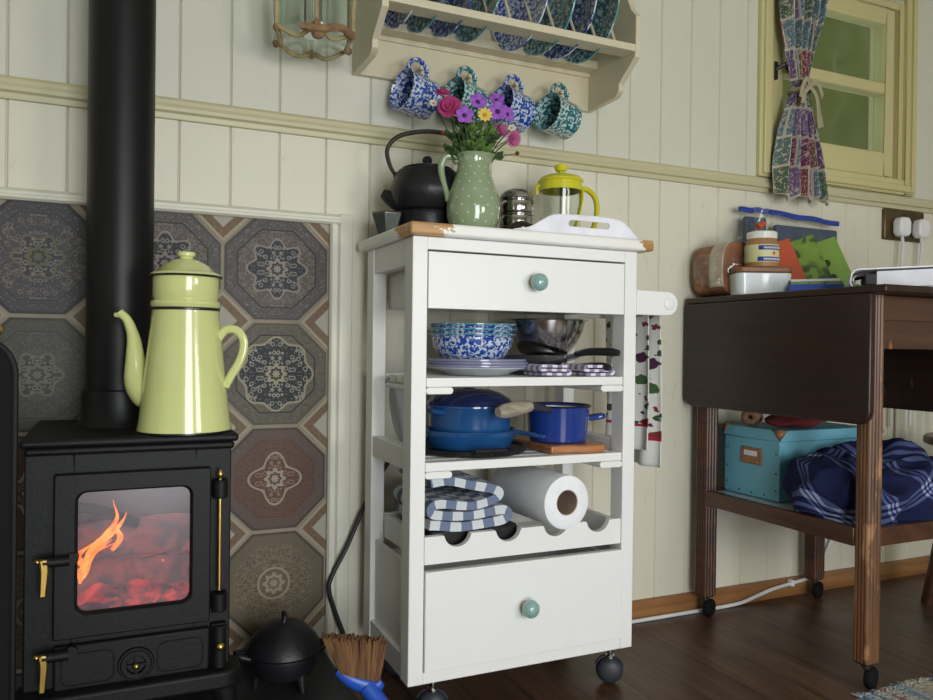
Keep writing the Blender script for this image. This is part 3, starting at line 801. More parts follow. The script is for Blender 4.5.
b=MB()
def flame(p,h,w,lean):
    n=12; pts=[];rs=[]
    for i in range(n+1):
        t=i/n; pts.append((p[0]+lean*t+.008*sin(t*5+p[0]*90),p[1]+.004*sin(t*7),p[2]+h*t)); rs.append(max(.0004,w*sin(pi*min(1,.18+t*.82))*(1-t*.6)))
    b.tube(pts,rs,10,flat=.6)
flame((-.052,1.312,.312),.055,.010,.050); flame((-.046,1.318,.318),.045,.007,.035); flame((-.03,1.33,.33),.075,.009,.045)
flame((-.045,1.33,.325),.035,.008,.01); flame((-.05,1.305,.335),.030,.005,.055); flame((-.01,1.33,.365),.060,.004,.018); flame((-.052,1.315,.305),.030,.006,.020); flame((.0,1.34,.345),.05,.006,.012); flame((.070,1.345,.312),.012,.006,.012)
tag(obj('flames',b,M['flame'],origin=(-.04,1.33,.31)),'orange flames leaping at the left of the stove window','flames',kind='stuff')
# pipe
sp=thing('stove_pipe','tall matt black flue pipe rising from the back of the stove','flue pipe',(.009,1.43,.5348))
obj('pipe',MB().lathe([(.0520,0),(.0520,ZC-.536)],56,(.009,1.43,.535)),M['pipe'],sp)
obj('collar',MB().lathe([(.0521,.060),(.0570,.058),(.0580,.050),(.0580,.012),(.064,.004),(.066,.0)],56,(.009,1.43,.5348)),M['pipe'],sp)

# coffee pot
cx,cy=.103,1.292; z0=.535
cp=thing('coffee_pot','tall pale yellow enamel coffee pot with a curved spout standing on the stove','coffee pot',(cx,cy,z0))
b=MB(); b.lathe([(0,.001),(.070,.001),(.0725,.0025),(.0725,.005),(.0700,.018),(.0515,.190),(.0512,.196)],64,(cx,cy,z0))
body=obj('pot_body',b,M['yenamel'],cp)
obj('base_rim',MB().lathe([(.0705,0),(.0730,.0005),(.0730,.0028),(.0715,.003)],64,(cx,cy,z0)),M['black'],cp)
obj('seam_rim',MB().lathe([(.0500,.194),(.0525,.194),(.0530,.1965),(.0525,.1985),(.05,.1985)],64,(cx,cy,z0)),M['black'],cp)
b=MB(); b.lathe([(.050,.198),(.0525,.199),(.0545,.204),(.0525,.209),(.0485,.2105),(.0488,.213),(.0505,.2155),(.0508,.245),(.0505,.2475)],64,(cx,cy,z0))
obj('filter_drum',b,M['yenamel'],cp)
obj('drum_rim',MB().lathe([(.0495,.2475),(.0555,.2475),(.0565,.2490),(.0555,.2505),(.0495,.2505)],64,(cx,cy,z0)),M['black'],cp)
b=MB(); b.lathe([(.0555,.2507),(.0545,.2525),(.050,.2555),(.047,.2560),(.036,.2665),(.022,.2745),(.014,.2765),(.011,.278),(.010,.2805),(.0135,.2825),(.0145,.2855),(.0135,.2885),(.006,.2900),(0,.2902)],64,(cx,cy,z0))
obj('lid',b,M['yenamel'],cp)
dv=Vector((cos(.38),-sin(.38),0))  # image-right direction
def cpp(s,z): return (cx+dv.x*s,cy+dv.y*s,z0+z)
b=MB(); b.tube(bez([cpp(-.045,.052),cpp(-.064,.060),cpp(-.077,.083),cpp(-.080,.118),cpp(-.083,.150),cpp(-.0925,.177),cpp(-.105,.190)],36),lerpr([.023,.0235,.0215,.0165,.0125,.0088,.0070,.0065],36),20)
b.tube([cpp(-.099,.186),cpp(-.113,.186)],[.0068,.0035],14)
obj('spout',b,M['yenamel'],cp)
b=MB(); b.tube(bez([cpp(.050,.148),cpp(.064,.164),cpp(.082,.163),cpp(.093,.145),cpp(.088,.117),cpp(.073,.090),cpp(.0635,.072)],36),.0068,14,flat=.55)
obj('handle',b,M['yenamel'],cp); cp.scale=(.972,.972,.972)

# dutch oven on hearth
do=thing('cast_iron_pot','round black cast iron pot with domed lid on the hearth beside the stove','cooking pot',(.288,1.42,.05))
cx,cy=.288,1.42
b=MB(); b.lathe([(0,.018),(.035,.018),(.052,.026),(.060,.045),(.061,.058),(.065,.060),(.065,.064),(.058,.064)],48,(cx,cy,.05))
obj('pot_body',b,M['castiron'],do)
lid=obj('lid',MB().lathe([(.066,.065),(.068,.068),(.066,.074),(.058,.090),(.040,.108),(.020,.118),(0,.120)],48,(cx,cy,.05)),M['castiron'],do)
b=MB(); b.tube(bez([(cx-.003,cy-.012,.168),(cx,cy-.008,.180),(cx,cy+.008,.180),(cx+.003,cy+.012,.168)],14),.004,10); obj('lid_handle',b,M['castiron'],lid)
for s_ in (-1,1):
    b=MB(); b.tube(bez([(cx+s_*.058,cy-.014,.110),(cx+s_*.082,cy-.010,.118),(cx+s_*.082,cy+.010,.118),(cx+s_*.058,cy+.014,.110)],14),.0055,10); obj('side_handle',b,M['castiron'],do)
for k in range(3):
    a=pi/2+pi+k*2*pi/3+.5
    obj('foot',MB().tube([(cx+.045*cos(a),cy+.045*sin(a),.085),(cx+.052*cos(a),cy+.052*sin(a),.0505)],[.010,.006],10),M['castiron'],do)

# fireside screen at far left
fs=thing('fireside_screen','black metal fireside screen with rounded shoulder at the left edge of the picture','fire screen',(-.20,1.17,.05))
poly=[(-.34,.052)]+[(-.118,.052)]+[(-.118,.63)]+[(-.165+.047*cos(a),.63+.047*sin(a)) for a in [pi/2*i/8 for i in range(1,9)]]+[(-.34,.677)]
obj('panel',MB().prism(poly,'y',1.165,1.172),M['soot'],fs,bevel=.002)
b=MB(); b.tube([(-.34,1.168,.052),(-.118,1.168,.052),(-.118,1.168,.63)]+[(-.165+.047*cos(a),1.168,.63+.047*sin(a)) for a in [pi/2*i/8 for i in range(1,9)]]+[(-.34,1.168,.677)],.005,8)
obj('frame_rail',b,M['blackpaint'],fs)
b=MB(); b.tube([(-.16,1.13,.055),(-.16,1.21,.055)],.005,8); b.tube([(-.3,1.13,.055),(-.3,1.21,.055)],.005,8); obj('foot',b,M['blackpaint'],fs)
obj('knob',MB().ell((-.137,1.168,.688),(.006,.006,.007)),M['brass'],fs,label='small brass knob')

# ------------------------------------------------------------------ trolley
FY=1.257; BY=1.52; TX0,TX1=.469,.942
tr=thing('kitchen_trolley','white painted wooden kitchen trolley on casters with two drawers and open shelves','kitchen trolley',(.7,1.39,0))
def part(name,b,mt=None,**k): return obj(name,b,mt or M['white'],tr,**k)
wt=MB(); wt.box(.457,.968,1.236,1.548,.8645,.886)
part('worktop',wt,M['worktop'],bevel=.005,seg=3)
for x0 in (TX0,TX1-.028):
    x1=x0+.028
    b=MB(); b.box(x0,x1,FY,FY+.040,.08,.864); b.box(x0,x1,BY-.040,BY,.08,.864)
    for z0,z1 in ((.08,.124),(.452,.492),(.815,.864)): b.box(x0+.002,x1-.002,FY+.040,BY-.040,z0,z1)
    part('side_frame',b,bevel=.0015)
XI0,XI1=TX0+.028,TX1-.028
b=MB(); b.box(XI0,XI1,FY+.001,FY+.019,.842,.864); part('top_rail',b,bevel=.001)
b=MB(); b.box(XI0,XI1,FY+.001,FY+.019,.080,.1005); part('bottom_rail',b,bevel=.001); part('bottom_rail',MB().box(XI0,XI1,BY-.02,BY,.08,.11),bevel=.001)
def knob(x,y,z,par):
    b=MB(); b.T=Matrix.Translation((x,y,z))@Matrix.Rotation(R(90),4,'X')
    b.lathe([(.006,0),(.006,.006),(.0095,.008),(.0145,.012),(.0168,.019),(.0155,.026),(.010,.0315),(.004,.0335),(0,.034)],32)
    k_=obj('knob',b,M['knob'],par,label='duck-egg blue ceramic knob')
    b=MB(); b.T=Matrix.Translation((x-.002,y,z))@Matrix.Rotation(R(90),4,'X'); b.lathe([(.0085,-.001),(.0085,.004),(.004,.005)],20); obj('collar',b,M['brass'],k_)
# top drawer
b=MB(); b.box(XI0+.0015,XI1-.0015,FY,FY+.016,.739,.8385)
b.box(XI0+.008,XI0+.018,FY+.016,BY-.03,.745,.825); b.box(XI1-.018,XI1-.008,FY+.016,BY-.03,.745,.825); b.box(XI0+.018,XI1-.018,BY-.04,BY-.03,.745,.825); b.box(XI0+.018,XI1-.018,FY+.016,BY-.04,.745,.751)
d1=part('drawer',b,bevel=.001); knob(.7095,FY,.7925,d1)
# bottom drawer slightly ajar
b=MB(); y=FY-.006
b.box(XI0+.001,XI1-.001,y,y+.016,.1025,.2775)
b.box(XI0+.006,XI0+.016,y+.016,BY-.03,.108,.262); b.box(XI1-.016,XI1-.006,y+.016,BY-.03,.108,.262); b.box(XI0+.016,XI1-.016,BY-.045,BY-.035,.108,.262); b.box(XI0+.016,XI1-.016,y+.016,BY-.045,.108,.114)
d2=part('drawer',b,bevel=.0012); knob(.697,y,.195,d2)
for q0 in (TX0+.010,TX1-.016): part('side_panel',MB().box(q0,q0+.006,FY+.040,BY-.040,.124,.285))
# shelves
for zt in (.617,.468):
    b=MB(); b.box(XI0+.001,XI1-.001,FY+.002,FY+.03,zt-.016,zt)
    k_=5; w=(BY-FY-.06)/k_
    for i in range(1,k_): b.box(XI0+.001,XI1-.001,FY+.004+.0+i*w+.0,FY+i*w+w-.006,zt-.014,zt-.001)
    b.box(XI0+.001,XI0+.012,FY+.03,BY-.002,zt-.016,zt-.014); b.box(XI1-.012,XI1-.001,FY+.03,BY-.002,zt-.016,zt-.014)
    b.box(XI0+.001,XI1-.001,BY-.03,BY-.004,zt-.016,zt)
    sh=part('shelf',b,bevel=.001)
    for xa,xb in ((XI0-.000,XI0+.052),(XI1-.052,XI1+.0)):
        q=MB(); q.prism(rrect(xa,xb,zt-.029,zt-.0165,.006,5),'y',FY+.001,BY-.02); obj('shelf_bearer',q,M['white'],sh,bevel=.001)
# bottle rack
b=MB(); zt=.3375; zb=.2885
def scallop():
    p=[(XI0+.001,zb),(XI1-.001,zb),(XI1-.001,zt)]
    for c in (.860,.765,.664,.562):
        p+= [(c+.027,zt)]+[(c+.026*cos(a),zt+.002-.024*sin(a)) for a in [R(12)+(pi-R(24))*i/10 for i in range(11)]]+[(c-.027,zt)]
    p+=[(XI0+.001,zt)]
    return p
b.prism(scallop(),'y',FY+.002,FY+.016); b.prism(scallop(),'y',BY-.05,BY-.038)
part('bottle_rack',b,bevel=.0008)
b=MB(); b.box(XI0+.001,XI0+.012,FY+.016,BY-.05,zb,.335); b.box(XI1-.012,XI1-.001,FY+.016,BY-.05,zb,.3345); b.box(XI0+.012,XI1-.012,FY+.016,BY-.05,zb,zb+.006); part('rack_side',b)
# casters
for cxx in (.528,.912):
    for cyy in (1.288,1.488):
        b=MB(); b.tube([(cxx,cyy,.058),(cxx,cyy,.0795)],.006,10); b.box(cxx-.016,cxx+.016,cyy-.012,cyy+.012,.076,.080)
        b.tube([(cxx,cyy,.052),(cxx+.0,cyy,.058)],.010,12)
        c_=obj('caster',b,M['chrome'],tr,bevel=.001)
        b=MB(); b.T=Matrix.Translation((cxx+.002,cyy+.004,.027))@Matrix.Rotation(R(-30),4,'Z')@Matrix.Rotation(R(90),4,'X')
        b.lathe([(0,-.020),(.010,-.0195),(.018,-.017),(.024,-.012),(.027,-.004),(.027,.004),(.024,.012),(.018,.017),(.010,.0195),(0,.020)],28); obj('wheel',b,M['grey'],c_)
        b=MB(); b.T=Matrix.Translation((cxx+.002,cyy+.004,.027))@Matrix.Rotation(R(-30),4,'Z')@Matrix.Rotation(R(90),4,'X')
        b.lathe([(.0275,-.0045),(.0300,-.004),(.0300,.004),(.0275,.0045)],20,lo=R(20),hi=R(160)); obj('wheel_hood',b,M['grey'],c_,solid=.001)
# towel rail
for ya,yb in ((FY-.001,FY+.017),(BY-.035,BY-.017)):
    q=[(TX1-.0,.740),(1.020,.740)]+[(1.020+.024*cos(a),.764+.024*sin(a)) for a in [-pi/2+pi*i/12 for i in range(13)]]+[(TX1-.0,.789)]
    arm=part('towel_rail_arm',MB().prism(q,'y',ya,yb),bevel=.0015)
    bb=MB(); bb.T=Matrix.Translation((1.022,ya,.7645))@Matrix.Rotation(R(90),4,'X'); bb.lathe([(0,.003),(.012,.003),(.0135,.002),(.0145,-.001)],24); obj('plug_cap',bb,M['white'],arm)
part('towel_rail',MB().tube([(1.018,FY+.016,.764),(1.018,BY-.034,.764)],.010,16))

# tea towel on rail
tt=thing('tea_towel','fruit printed white tea towel with a red stripe hanging over the trolley rail','tea towel',(1.018,1.36,.43))
def tow(x0,y0,y1,zb,ph):
    b=MB()
    def f(u,v): 
        z=zb+(.775-zb)*v; k_=(1-v)
        return (x0+(.006*sin(u*2*pi*2.2+ph)+.004*sin(u*13+v*3))*(.25+k_)+.0*k_, y0+(y1-y0)*u, z)
    b.grid(f,50,40); return b
obj('front_fall',tow(1.0045,1.300,1.455,.460,0),M['fruit'],tt,solid=.002)
obj('back_fall',tow(1.0330,1.300,1.460,.424,1.5),M['fruit'],tt,solid=.002)
b=MB(); b.grid(lambda u,v:(1.018+.0145*cos(pi*u),1.300+.157*v,.770+.010*sin(pi*u)),14,10); obj('fold',b,M['fruit'],tt,solid=.002)

# ------------------------------------------------------------------ helper for pots
def lathe_obj(name,prof,c,mt,par=None,n=56,**k): return obj(name,MB().lathe(prof,n,c),mt,par,**k)
# dinner plates stack (shelf 1)
Z=.6172
pc=(.655,1.388)
def plate_prof(r,h=.016): return [(0,.0015),(r*.60,.0015),(r*.62,0),(r*.66,.001),(r*.72,.006),(r*.98,h-.001),(r,h),(r*.995,h+.0018),(r*.97,h+.001),(r*.70,.009),(r*.62,.0045),(0,.0045)]
p0=thing('dinner_plate','pale grey dinner plate at the bottom of the stack on the upper shelf','plate',(pc[0],pc[1],Z),group='plates stacked on the upper shelf')
lathe_obj('plate_body',plate_prof(.098,.014),(pc[0],pc[1],Z),M['plate_grey'],p0)
lab=['lilac-grey dinner plate second from the bottom of the shelf stack','lilac-grey dinner plate third from the bottom of the shelf stack','lilac-grey dinner plate at the top of the shelf stack, under the bowls']
for i in range(3):
    q_=thing('dinner_plate',lab[i],'plate',(pc[0]+.003*(i%2),pc[1]+.002*i,Z+.0055*(i+1)),group='plates stacked on the upper shelf'); obj('plate_body',MB().lathe([(0,.0015),(.060,.0015),(.064,.001),(.088,.0095),(.1000,.0105),(.1012,.012),(.1012,.0150),(.1000,.0158),(.088,.0148),(.066,.0060),(0,.0060)],56,(pc[0]+.003*(i%2),pc[1]+.002*i,Z+.0055*(i+1))),M['plate_lilac'],q_)
bz=Z+.0055*3+.0046
def bowl_prof(rr,h): return [(0,.003),(.045,.003),(.048,0),(.052,.001),(.056,.006),(.068,.018),(.078,.034),(rr-.006,h-.006),(rr,h-.001),(rr+.001,h+.001),(rr-.003,h+.0005),(rr-.010,h-.006),(.074,.034),(.063,.019),(.05,.008),(0,.006)]
bc=(.645,1.388)
bw=thing('enamel_bowl','blue and white spattered bowl at the bottom of the three nested bowls','bowl',(bc[0],bc[1],bz),group='nested enamel bowls')
ob=lathe_obj('bowl_body',bowl_prof(.086,.058),(bc[0],bc[1],bz),M['speckblue'],bw)
b=MB(); b.lathe([(.0855,.0565),(.0870,.0575),(.0872,.0595),(.0855,.0600)],56,(bc[0],bc[1],bz)); obj('bowl_rim',b,M['rimteal'],bw)
dup(bw,(bc[0]-.001,bc[1],bz+.0095),label='blue spattered bowl with teal rim, middle one of the nested three')
dup(bw,(bc[0]+.001,bc[1],bz+.019),label='blue spattered bowl with teal rim, top one of the nested three')

# frying pans + steel bowl
def pan(name,lab,c,z,r,h,hz,a,hl,mt):
    t=thing(name,lab,'pan',(c[0],c[1],z))
    lathe_obj('pan_body',[(0,0),(r*.82,0),(r*.87,.002),(r,h),(r*.985,h+.0005),(r*.85,.004),(0,.003)],(c[0],c[1],z),mt,t)
    d=Vector((cos(a),sin(a),0)); C=Vector((c[0],c[1],z))
    b=MB(); b.tube([C+d*(r*.96)+Vector((0,0,h*.7)),C+d*(r+.028)+Vector((0,0,hz*.8))],.007,10,flat=.5,up=(0,0,1)); obj('handle_bracket',b,M['steel'],t)
    b=MB(); b.tube(bez([C+d*(r+.022)+Vector((0,0,hz*.8)),C+d*(r+.05)+Vector((0,0,hz)),C+d*(r+hl*.8)+Vector((0,0,hz+.001)),C+d*(r+hl)+Vector((0,0,hz-.001))],14),lerpr([.006,.0075,.008,.0085,.006],14),12,flat=.9); obj('handle',b,M['black'],t)
pan('frying_pan','flat steel frying pan with black handle under the other pan on the upper shelf',(.818,1.424),.6172,.068,.016,.018,R(-66),.105,M['satin'])
pan('saucepan','shallow steel pan with clamped black handle beneath the mixing bowl',(.812,1.430),.6345,.074,.021,.030,R(-62),.120,M['satin'])
sb=thing('mixing_bowl','shiny stainless steel mixing bowl on top of the pans on the upper shelf','bowl',(.835,1.432,.6372+.02))
lathe_obj('bowl_body',[(0,.001),(.042,.0),(.047,.001),(.056,.008),(.070,.028),(.080,.050),(.0845,.071),(.0905,.0725),(.091,.0735),(.089,.0745),(.0835,.073),(.077,.050),(.066,.027),(.049,.007),(0,.004)],(.833,1.427,.657),M['steel'],sb)

# folded purple check towels
def serp(x0,x1,z0,dz,n,r=None):
    p=[];d=1
    for i in range(n):
        z=z0+dz*i
        xs=(x0,x1) if d>0 else (x1,x0)
        for k in range(7): p.append((xs[0]+(xs[1]-xs[0])*k/6,z))
        if i<n-1:
            e=xs[1]; s_=1 if d>0 else -1
            for k in range(1,5): a=-pi/2+pi*k/5; p.append((e+s_*dz/2*cos(a),z+dz/2+dz/2*sin(a)))
        d=-d
    return p
tag(obj('folded_cloth',MB().ribbon(serp(.738,.800,.6215,.0075,3),1.275,1.345,.005,wob=(26,.0015)),M['purplecheck'],origin=(.77,1.31,.6175),angle=60),'white cloth with purple checks folded flat at the middle of the upper shelf','cloth',group='folded purple-checked cloths')
b=MB(); pth=serp(.838,.898,.6215,.008,3)
tag(obj('folded_cloth',b.ribbon(pth,1.275,1.36,.0055,wob=(22,.0022)),M['purplecheck'],origin=(.868,1.31,.6175),angle=60),'white cloth with purple checks loosely folded at the right end of the upper shelf','cloth',group='folded purple-checked cloths')

# griddle + blue pans (shelf 2)
Z=.4683; gc=(.640,1.385)
gp=thing('cast_iron_griddle','flat round black cast iron griddle on the lower shelf beneath the blue pans','griddle',(gc[0],gc[1],Z))
lathe_obj('griddle_plate',[(0,0),(.106,0),(.112,.003),(.114,.011),(.111,.0115),(.107,.006),(0,.006)],(gc[0],gc[1],Z),M['castiron'],gp)
b=MB()
dd=Vector((sin(-.35+.43),-cos(.1),0)).normalized()
for s_ in (-1,1):
    b.tube([(gc[0]-.02+s_*.022,gc[1]-.106,Z+.008),(gc[0]-.02+s_*.016,gc[1]-.124,Z+.014)],.0045,8)
b.tube([(gc[0]-.045,gc[1]-.123,Z+.014),(gc[0]+.02,gc[1]-.123,Z+.014)],.005,8)
for k in range(5): b.tube([(gc[0]-.04+.013*k,gc[1]-.118,Z+.006),(gc[0]-.04+.013*k,gc[1]-.123,Z+.018)],.003,6)
obj('griddle_handle',b,M['castiron'],gp)
z1=Z+.0065
sk=thing('blue_skillet','blue enamelled skillet with a short blue handle, beneath the blue casserole pan','pan',(gc[0],gc[1],z1))
lathe_obj('pan_body',[(0,0),(.074,0),(.080,.002),(.088,.018),(.0945,.036),(.0935,.0375),(.092,.037),(.085,.018),(.077,.005),(0,.004)],(gc[0],gc[1],z1),M['blueE'],sk)
b=MB(); b.tube(bez([(gc[0]+.072,gc[1]-.052,z1+.033),(gc[0]+.088,gc[1]-.078,z1+.032),(gc[0]+.104,gc[1]-.112,z1+.029)],14),lerpr([.012,.008,.010,.007],14),12,flat=.45,up=(.86,.5,0)); obj('handle',b,M['blueE'],sk)
z2=z1+.006
cs=thing('blue_casserole','blue enamelled casserole pan with dark blue lid on the lower shelf','casserole',(gc[0],gc[1],z2))
lathe_obj('pan_body',[(0,0),(.072,0),(.077,.003),(.081,.03),(.083,.073),(.0855,.076),(.085,.079),(.082,.078),(.079,.06),(.074,.005),(0,.004)],(gc[0],gc[1],z2),M['blueE'],cs)
b=MB(); b.T=Matrix.Translation((gc[0],gc[1],z2+.0793)); b.lathe([(.0845,0),(.0855,.003),(.078,.012),(.060,.023),(.038,.029),(.0,.031)],56); lo=obj('lid',b,M['blueDk'],cs)
obj('lid_knob',MB().lathe([(.008,.028),(.007,.033),(.013,.037),(.015,.0405),(.012,.043),(0,.0435)],24,(gc[0]-.002,gc[1]-.0,z2+.0793-.012)),M['black'],lo)
b=MB(); b.tube([(gc[0]-.075,gc[1]-.03,z2+.066),(gc[0]-.098,gc[1]-.035,z2+.070)],[.014,.010],12,flat=.5,up=(0,1,0)); obj('side_lug',b,M['blueE'],cs)
# plate leaning at left rear of shelf 2
b=MB(); b.T=Matrix.Translation((.512,1.44,.4685+.073))@Matrix.Rotation(R(82),4,'Y'); b.lathe([(0,0),(.04,0),(.070,.005),(.0705,.007),(.04,.003),(0,.003)],40)
tag(obj('side_plate',b,M['plate_grey'],origin=(.512,1.44,.4685)),'white plate on edge at the left end of the lower shelf behind the pans','plate')

# cutting board + cobalt pot
cb=[(.700,1.290),(.775,1.282),(.812,1.294),(.835,1.264),(.868,1.262),(.892,1.290),(.885,1.325),(.872,1.350),(.874,1.440),(.77,1.445),(.768,1.36),(.705,1.345)]
cb=[(.765,1.30),(.808,1.285),(.838,1.262),(.872,1.262),(.895,1.292),(.890,1.33),(.876,1.36),(.874,1.44),(.766,1.44)]
cb=[(.762,1.275),(.806,1.277),(.836,1.262),(.874,1.262),(.897,1.290),(.893,1.33),(.882,1.36),(.880,1.47),(.762,1.47)]
tag(obj('chopping_board',MB().prism(cb,'z',.4685,.484),M['copperwood'],origin=(.82,1.36,.4685),bevel=.004,seg=3),'small copper-brown wooden chopping board under the cobalt blue pot','chopping board')
kc=(.822,1.352); kz=.4845
kp=thing('cobalt_pot','deep cobalt blue enamel saucepan with a wooden handle on the chopping board','saucepan',(kc[0],kc[1],kz))
lathe_obj('pot_body',[(0,0),(.055,0),(.0585,.003),(.060,.02),(.064,.068),(.0645,.070),(.0635,.0705),(.0615,.068),(.057,.02),(.055,.005),(0,.004)],(kc[0],kc[1],kz),[M['blueE2']],kp)
lathe_obj('pot_lining',[(0,.005),(.0545,.006),(.0565,.02),(.0605,.066)],(kc[0],kc[1],kz),M['cream'],kp)
b=MB(); b.tube([(kc[0]+.0650*cos(a),kc[1]+.0650*sin(a),kz+.0715) for a in [2*pi*i/48 for i in range(48)]],.002,8,closed=True); obj('pot_rim',b,M['black'],kp)
b=MB(); b.tube(bez([(kc[0]+.058,kc[1]-.028,kz+.045),(kc[0]+.082,kc[1]-.040,kz+.050),(kc[0]+.090,kc[1]-.022,kz+.050),(kc[0]+.064,kc[1]-.006,kz+.045)],16),.0055,10,flat=.7); obj('lug_handle',b,M['blueE2'],kp)
A=Vector((kc[0]-.045,kc[1]-.045,kz+.066)); B=Vector((.716,1.278,.562)); E_=Vector((.640,1.262,.553))
b=MB(); b.tube(bez([A,B,B+(E_-B)*.15],10),lerpr([.006,.008,.0095,.011],10),12); hb=obj('handle_ferrule',b,M['grey'],kp)
b=MB(); b.tube(bez([B,B+(E_-B)*.35,B+(E_-B)*.75,E_],18),lerpr([.0105,.013,.0145,.0135,.009],18),16); obj('handle',b,M['handlewood'],kp,label='pale worn wooden handle')

# gingham towel and paper roll (rack)
pth=[]
base=[(.505,.349),(.60,.343),(.655,.347)]
def arc(cx,cz,r,a0,a1,n=6): return [(cx+r*cos(a0+(a1-a0)*i/n),cz+r*sin(a0+(a1-a0)*i/n)) for i in range(n+1)]
pth=bez([(.512,.352,0),(.57,.346,0),(.63,.349,0),(.660,.353,0),(.672,.362,0),(.660,.371,0),(.60,.366,0),(.53,.368,0),(.513,.378,0),(.53,.389,0),(.60,.385,0),(.645,.392,0),(.655,.403,0),(.64,.413,0),(.60,.424,0),(.55,.432,0),(.515,.428,0)],110)
pth=[(p[0],p[1]) for p in pth]
g=MB().ribbon(pth,1.275,1.45,.0165,wob=(11,.006))
tag(obj('folded_towel',g,M['gingham'],origin=(.58,1.36,.34),angle=60),'folded blue-grey and white checked towel in the bottle rack','towel')
# dark trays lying in the rack beneath
b=MB(); b.box(.520,.70,1.29,1.45,.2948,.3400); tag(obj('baking_tin',b,M['castiron'],origin=(.6,1.37,.2948),bevel=.006),'dark baking tin lying in the rack under the checked towel','baking tin')
pr=thing('paper_towel_roll','white kitchen paper roll lying in the scalloped rack','kitchen roll',(.79,1.38,.325))
b=MB(); b.T=Matrix.Translation((.7865,1.255,.3785))@Matrix.Rotation(R(4),4,'Z')@Matrix.Rotation(R(-90),4,'X')
L_=.205
b.lathe([(.0245,.0),(.048,.0),(.0510,.002),(.0515,.005),(.0515,L_-.004),(.050,L_),(.0245,L_),(.0245,0)],64); obj('paper',b,M['paper'],pr)
b=MB(); b.T=Matrix.Translation((.7865,1.256,.3785))@Matrix.Rotation(R(4),4,'Z')@Matrix.Rotation(R(-90),4,'X'); b.lathe([(.0230,0),(.0244,0),(.0244,L_-.002),(.0230,L_-.002),(.0230,0)],40); obj('core',b,M['card'],pr)

# ------------------------------------------------------------------ on the worktop
ZT=.8862
# warmer + tetsubin
tx,ty=.568,1.447
wm=thing('teapot_warmer','black cast iron warmer ring standing under the iron teapot','teapot warmer',(tx,ty,ZT))
lathe_obj('warmer_body',[(.045,0),(.055,0),(.057,.003),(.053,.014),(.0535,.044),(.057,.050),(.055,.0525),(.045,.052),(.045,.004)],(tx,ty,ZT),M['castiron'],wm)
zt=ZT+.0530
tp=thing('iron_teapot','black cast iron teapot with arched handle behind the green jug','teapot',(tx,ty,zt))
lathe_obj('pot_body',[(0,0),(.050,0),(.057,.005),(.068,.020),(.0735,.032),(.0745,.041),(.0725,.049),(.062,.076),(.057,.082),(.050,.084),(.04,.083)],(tx,ty,zt),M['castiron'],tp)
ld=lathe_obj('lid',[(.049,.0835),(.0505,.087),(.042,.090),(.020,.093),(.006,.094),(0,.094)],(tx,ty,zt),M['castiron'],tp)
obj('lid_knob',MB().lathe([(.004,.093),(.004,.096),(.008,.098),(.0105,.104),(.0085,.110),(.004,.113),(0,.1135)],24,(tx,ty,zt)),M['castiron'],ld)
hd=Vector((cos(.42),-sin(.42),0))
def tpp(s,z,o=0): return (tx+hd.x*s+hd.y*-o,ty+hd.y*s+hd.x*o,zt+z)
b=MB(); b.tube(bez([tpp(-.052,.024),tpp(-.073,.030),tpp(-.088,.038)],14),lerpr([.026,.017,.0095],14),14); obj('spout',b,M['castiron'],tp)
b=MB(); b.tube(bez([tpp(-.062,.072),tpp(-.075,.095),tpp(-.080,.127),tpp(-.056,.153),tpp(-.0,.163),tpp(.056,.153),tpp(.080,.127),tpp(.075,.095),tpp(.062,.072)],44),lerpr([.0035,.0045,.0045,.0045,.0045,.0035],44),12,flat=1.0); hh=obj('handle',b,M['iron'],tp)
for s_ in (-1,1): obj('handle_lug',MB().ell(tpp(s_*.061,.073),(.007,.006,.008)),M['castiron'],tp)
# angular pewter holder
b=MB(); c_=(.4935,1.465)
vs=[];pf=[(.020,0),(.023,.012),(.034,.046),(.032,.050)]
b.lathe([(0,0)]+pf+[(.027,.046),(0,.03)],6,(c_[0],c_[1],ZT))
tag(obj('candle_holder',b,M['pewter'],origin=(c_[0],c_[1],ZT),angle=15,bevel=.0015),'grey faceted metal holder behind the teapot at the worktop corner','candle holder')
# pitcher
px_,py_=.630,1.36
jg=thing('green_jug','sage green jug with white dots holding a bunch of flowers','jug',(px_,py_,ZT))
prof=[(0,.001),(.038,0),(.042,.002),(.049,.018),(.055,.040),(.0562,.058),(.053,.082),(.044,.108),(.0365,.128),(.0335,.142),(.0345,.156),(.038,.1645),(.0395,.166),(.0375,.1665),(.0325,.155),(.031,.142),(.034,.128),(.042,.106),(.050,.08),(.053,.058),(.046,.018),(.036,.006),(0,.005)]
prof=[(r_*.93,z_*.94) for r_,z_ in prof]
n=56; b=MB(); vs=[];fs_=[];uv=[]
L=len(prof)
for i,(r,z) in enumerate(prof):
    for k in range(n):
        a=2*pi*k/n; lip=max(0,(z-.135)/.032); d=math.cos(a-R(-14)); ex=.010*lip*max(0,d)**6
        vs.append((px_+(r+ex)*cos(a),py_+(r+ex)*sin(a),ZT+z+.004*lip*max(0,d)**4))
for i in range(L-1):
    for k in range(n):
        fs_.append((i*n+k,i*n+(k+1)%n,(i+1)*n+(k+1)%n,(i+1)*n+k))
        za,zb_=prof[i][1]/.166,prof[i+1][1]/.166
        uv.append([(k/n,za),((k+1)/n,za),((k+1)/n,zb_),(k/n,zb_)])
b.add(vs,fs_,uv); obj('jug_body',b,M['greenglaze'],jg,angle=60)
hd=Vector((cos(.30),-sin(.30),0))
def jp(s,z): return (px_+hd.x*s,py_+hd.y*s,ZT+z)
b=MB(); b.tube(bez([jp(-.030,.140),jp(-.041,.152),jp(-.056,.149),jp(-.063,.130),jp(-.059,.104),jp(-.052,.082),jp(-.047,.066)],36),lerpr([.007,.0075,.0075,.0065,.006,.007],36),14,flat=1.25); obj('handle',b,M['greenhandle'],jg)

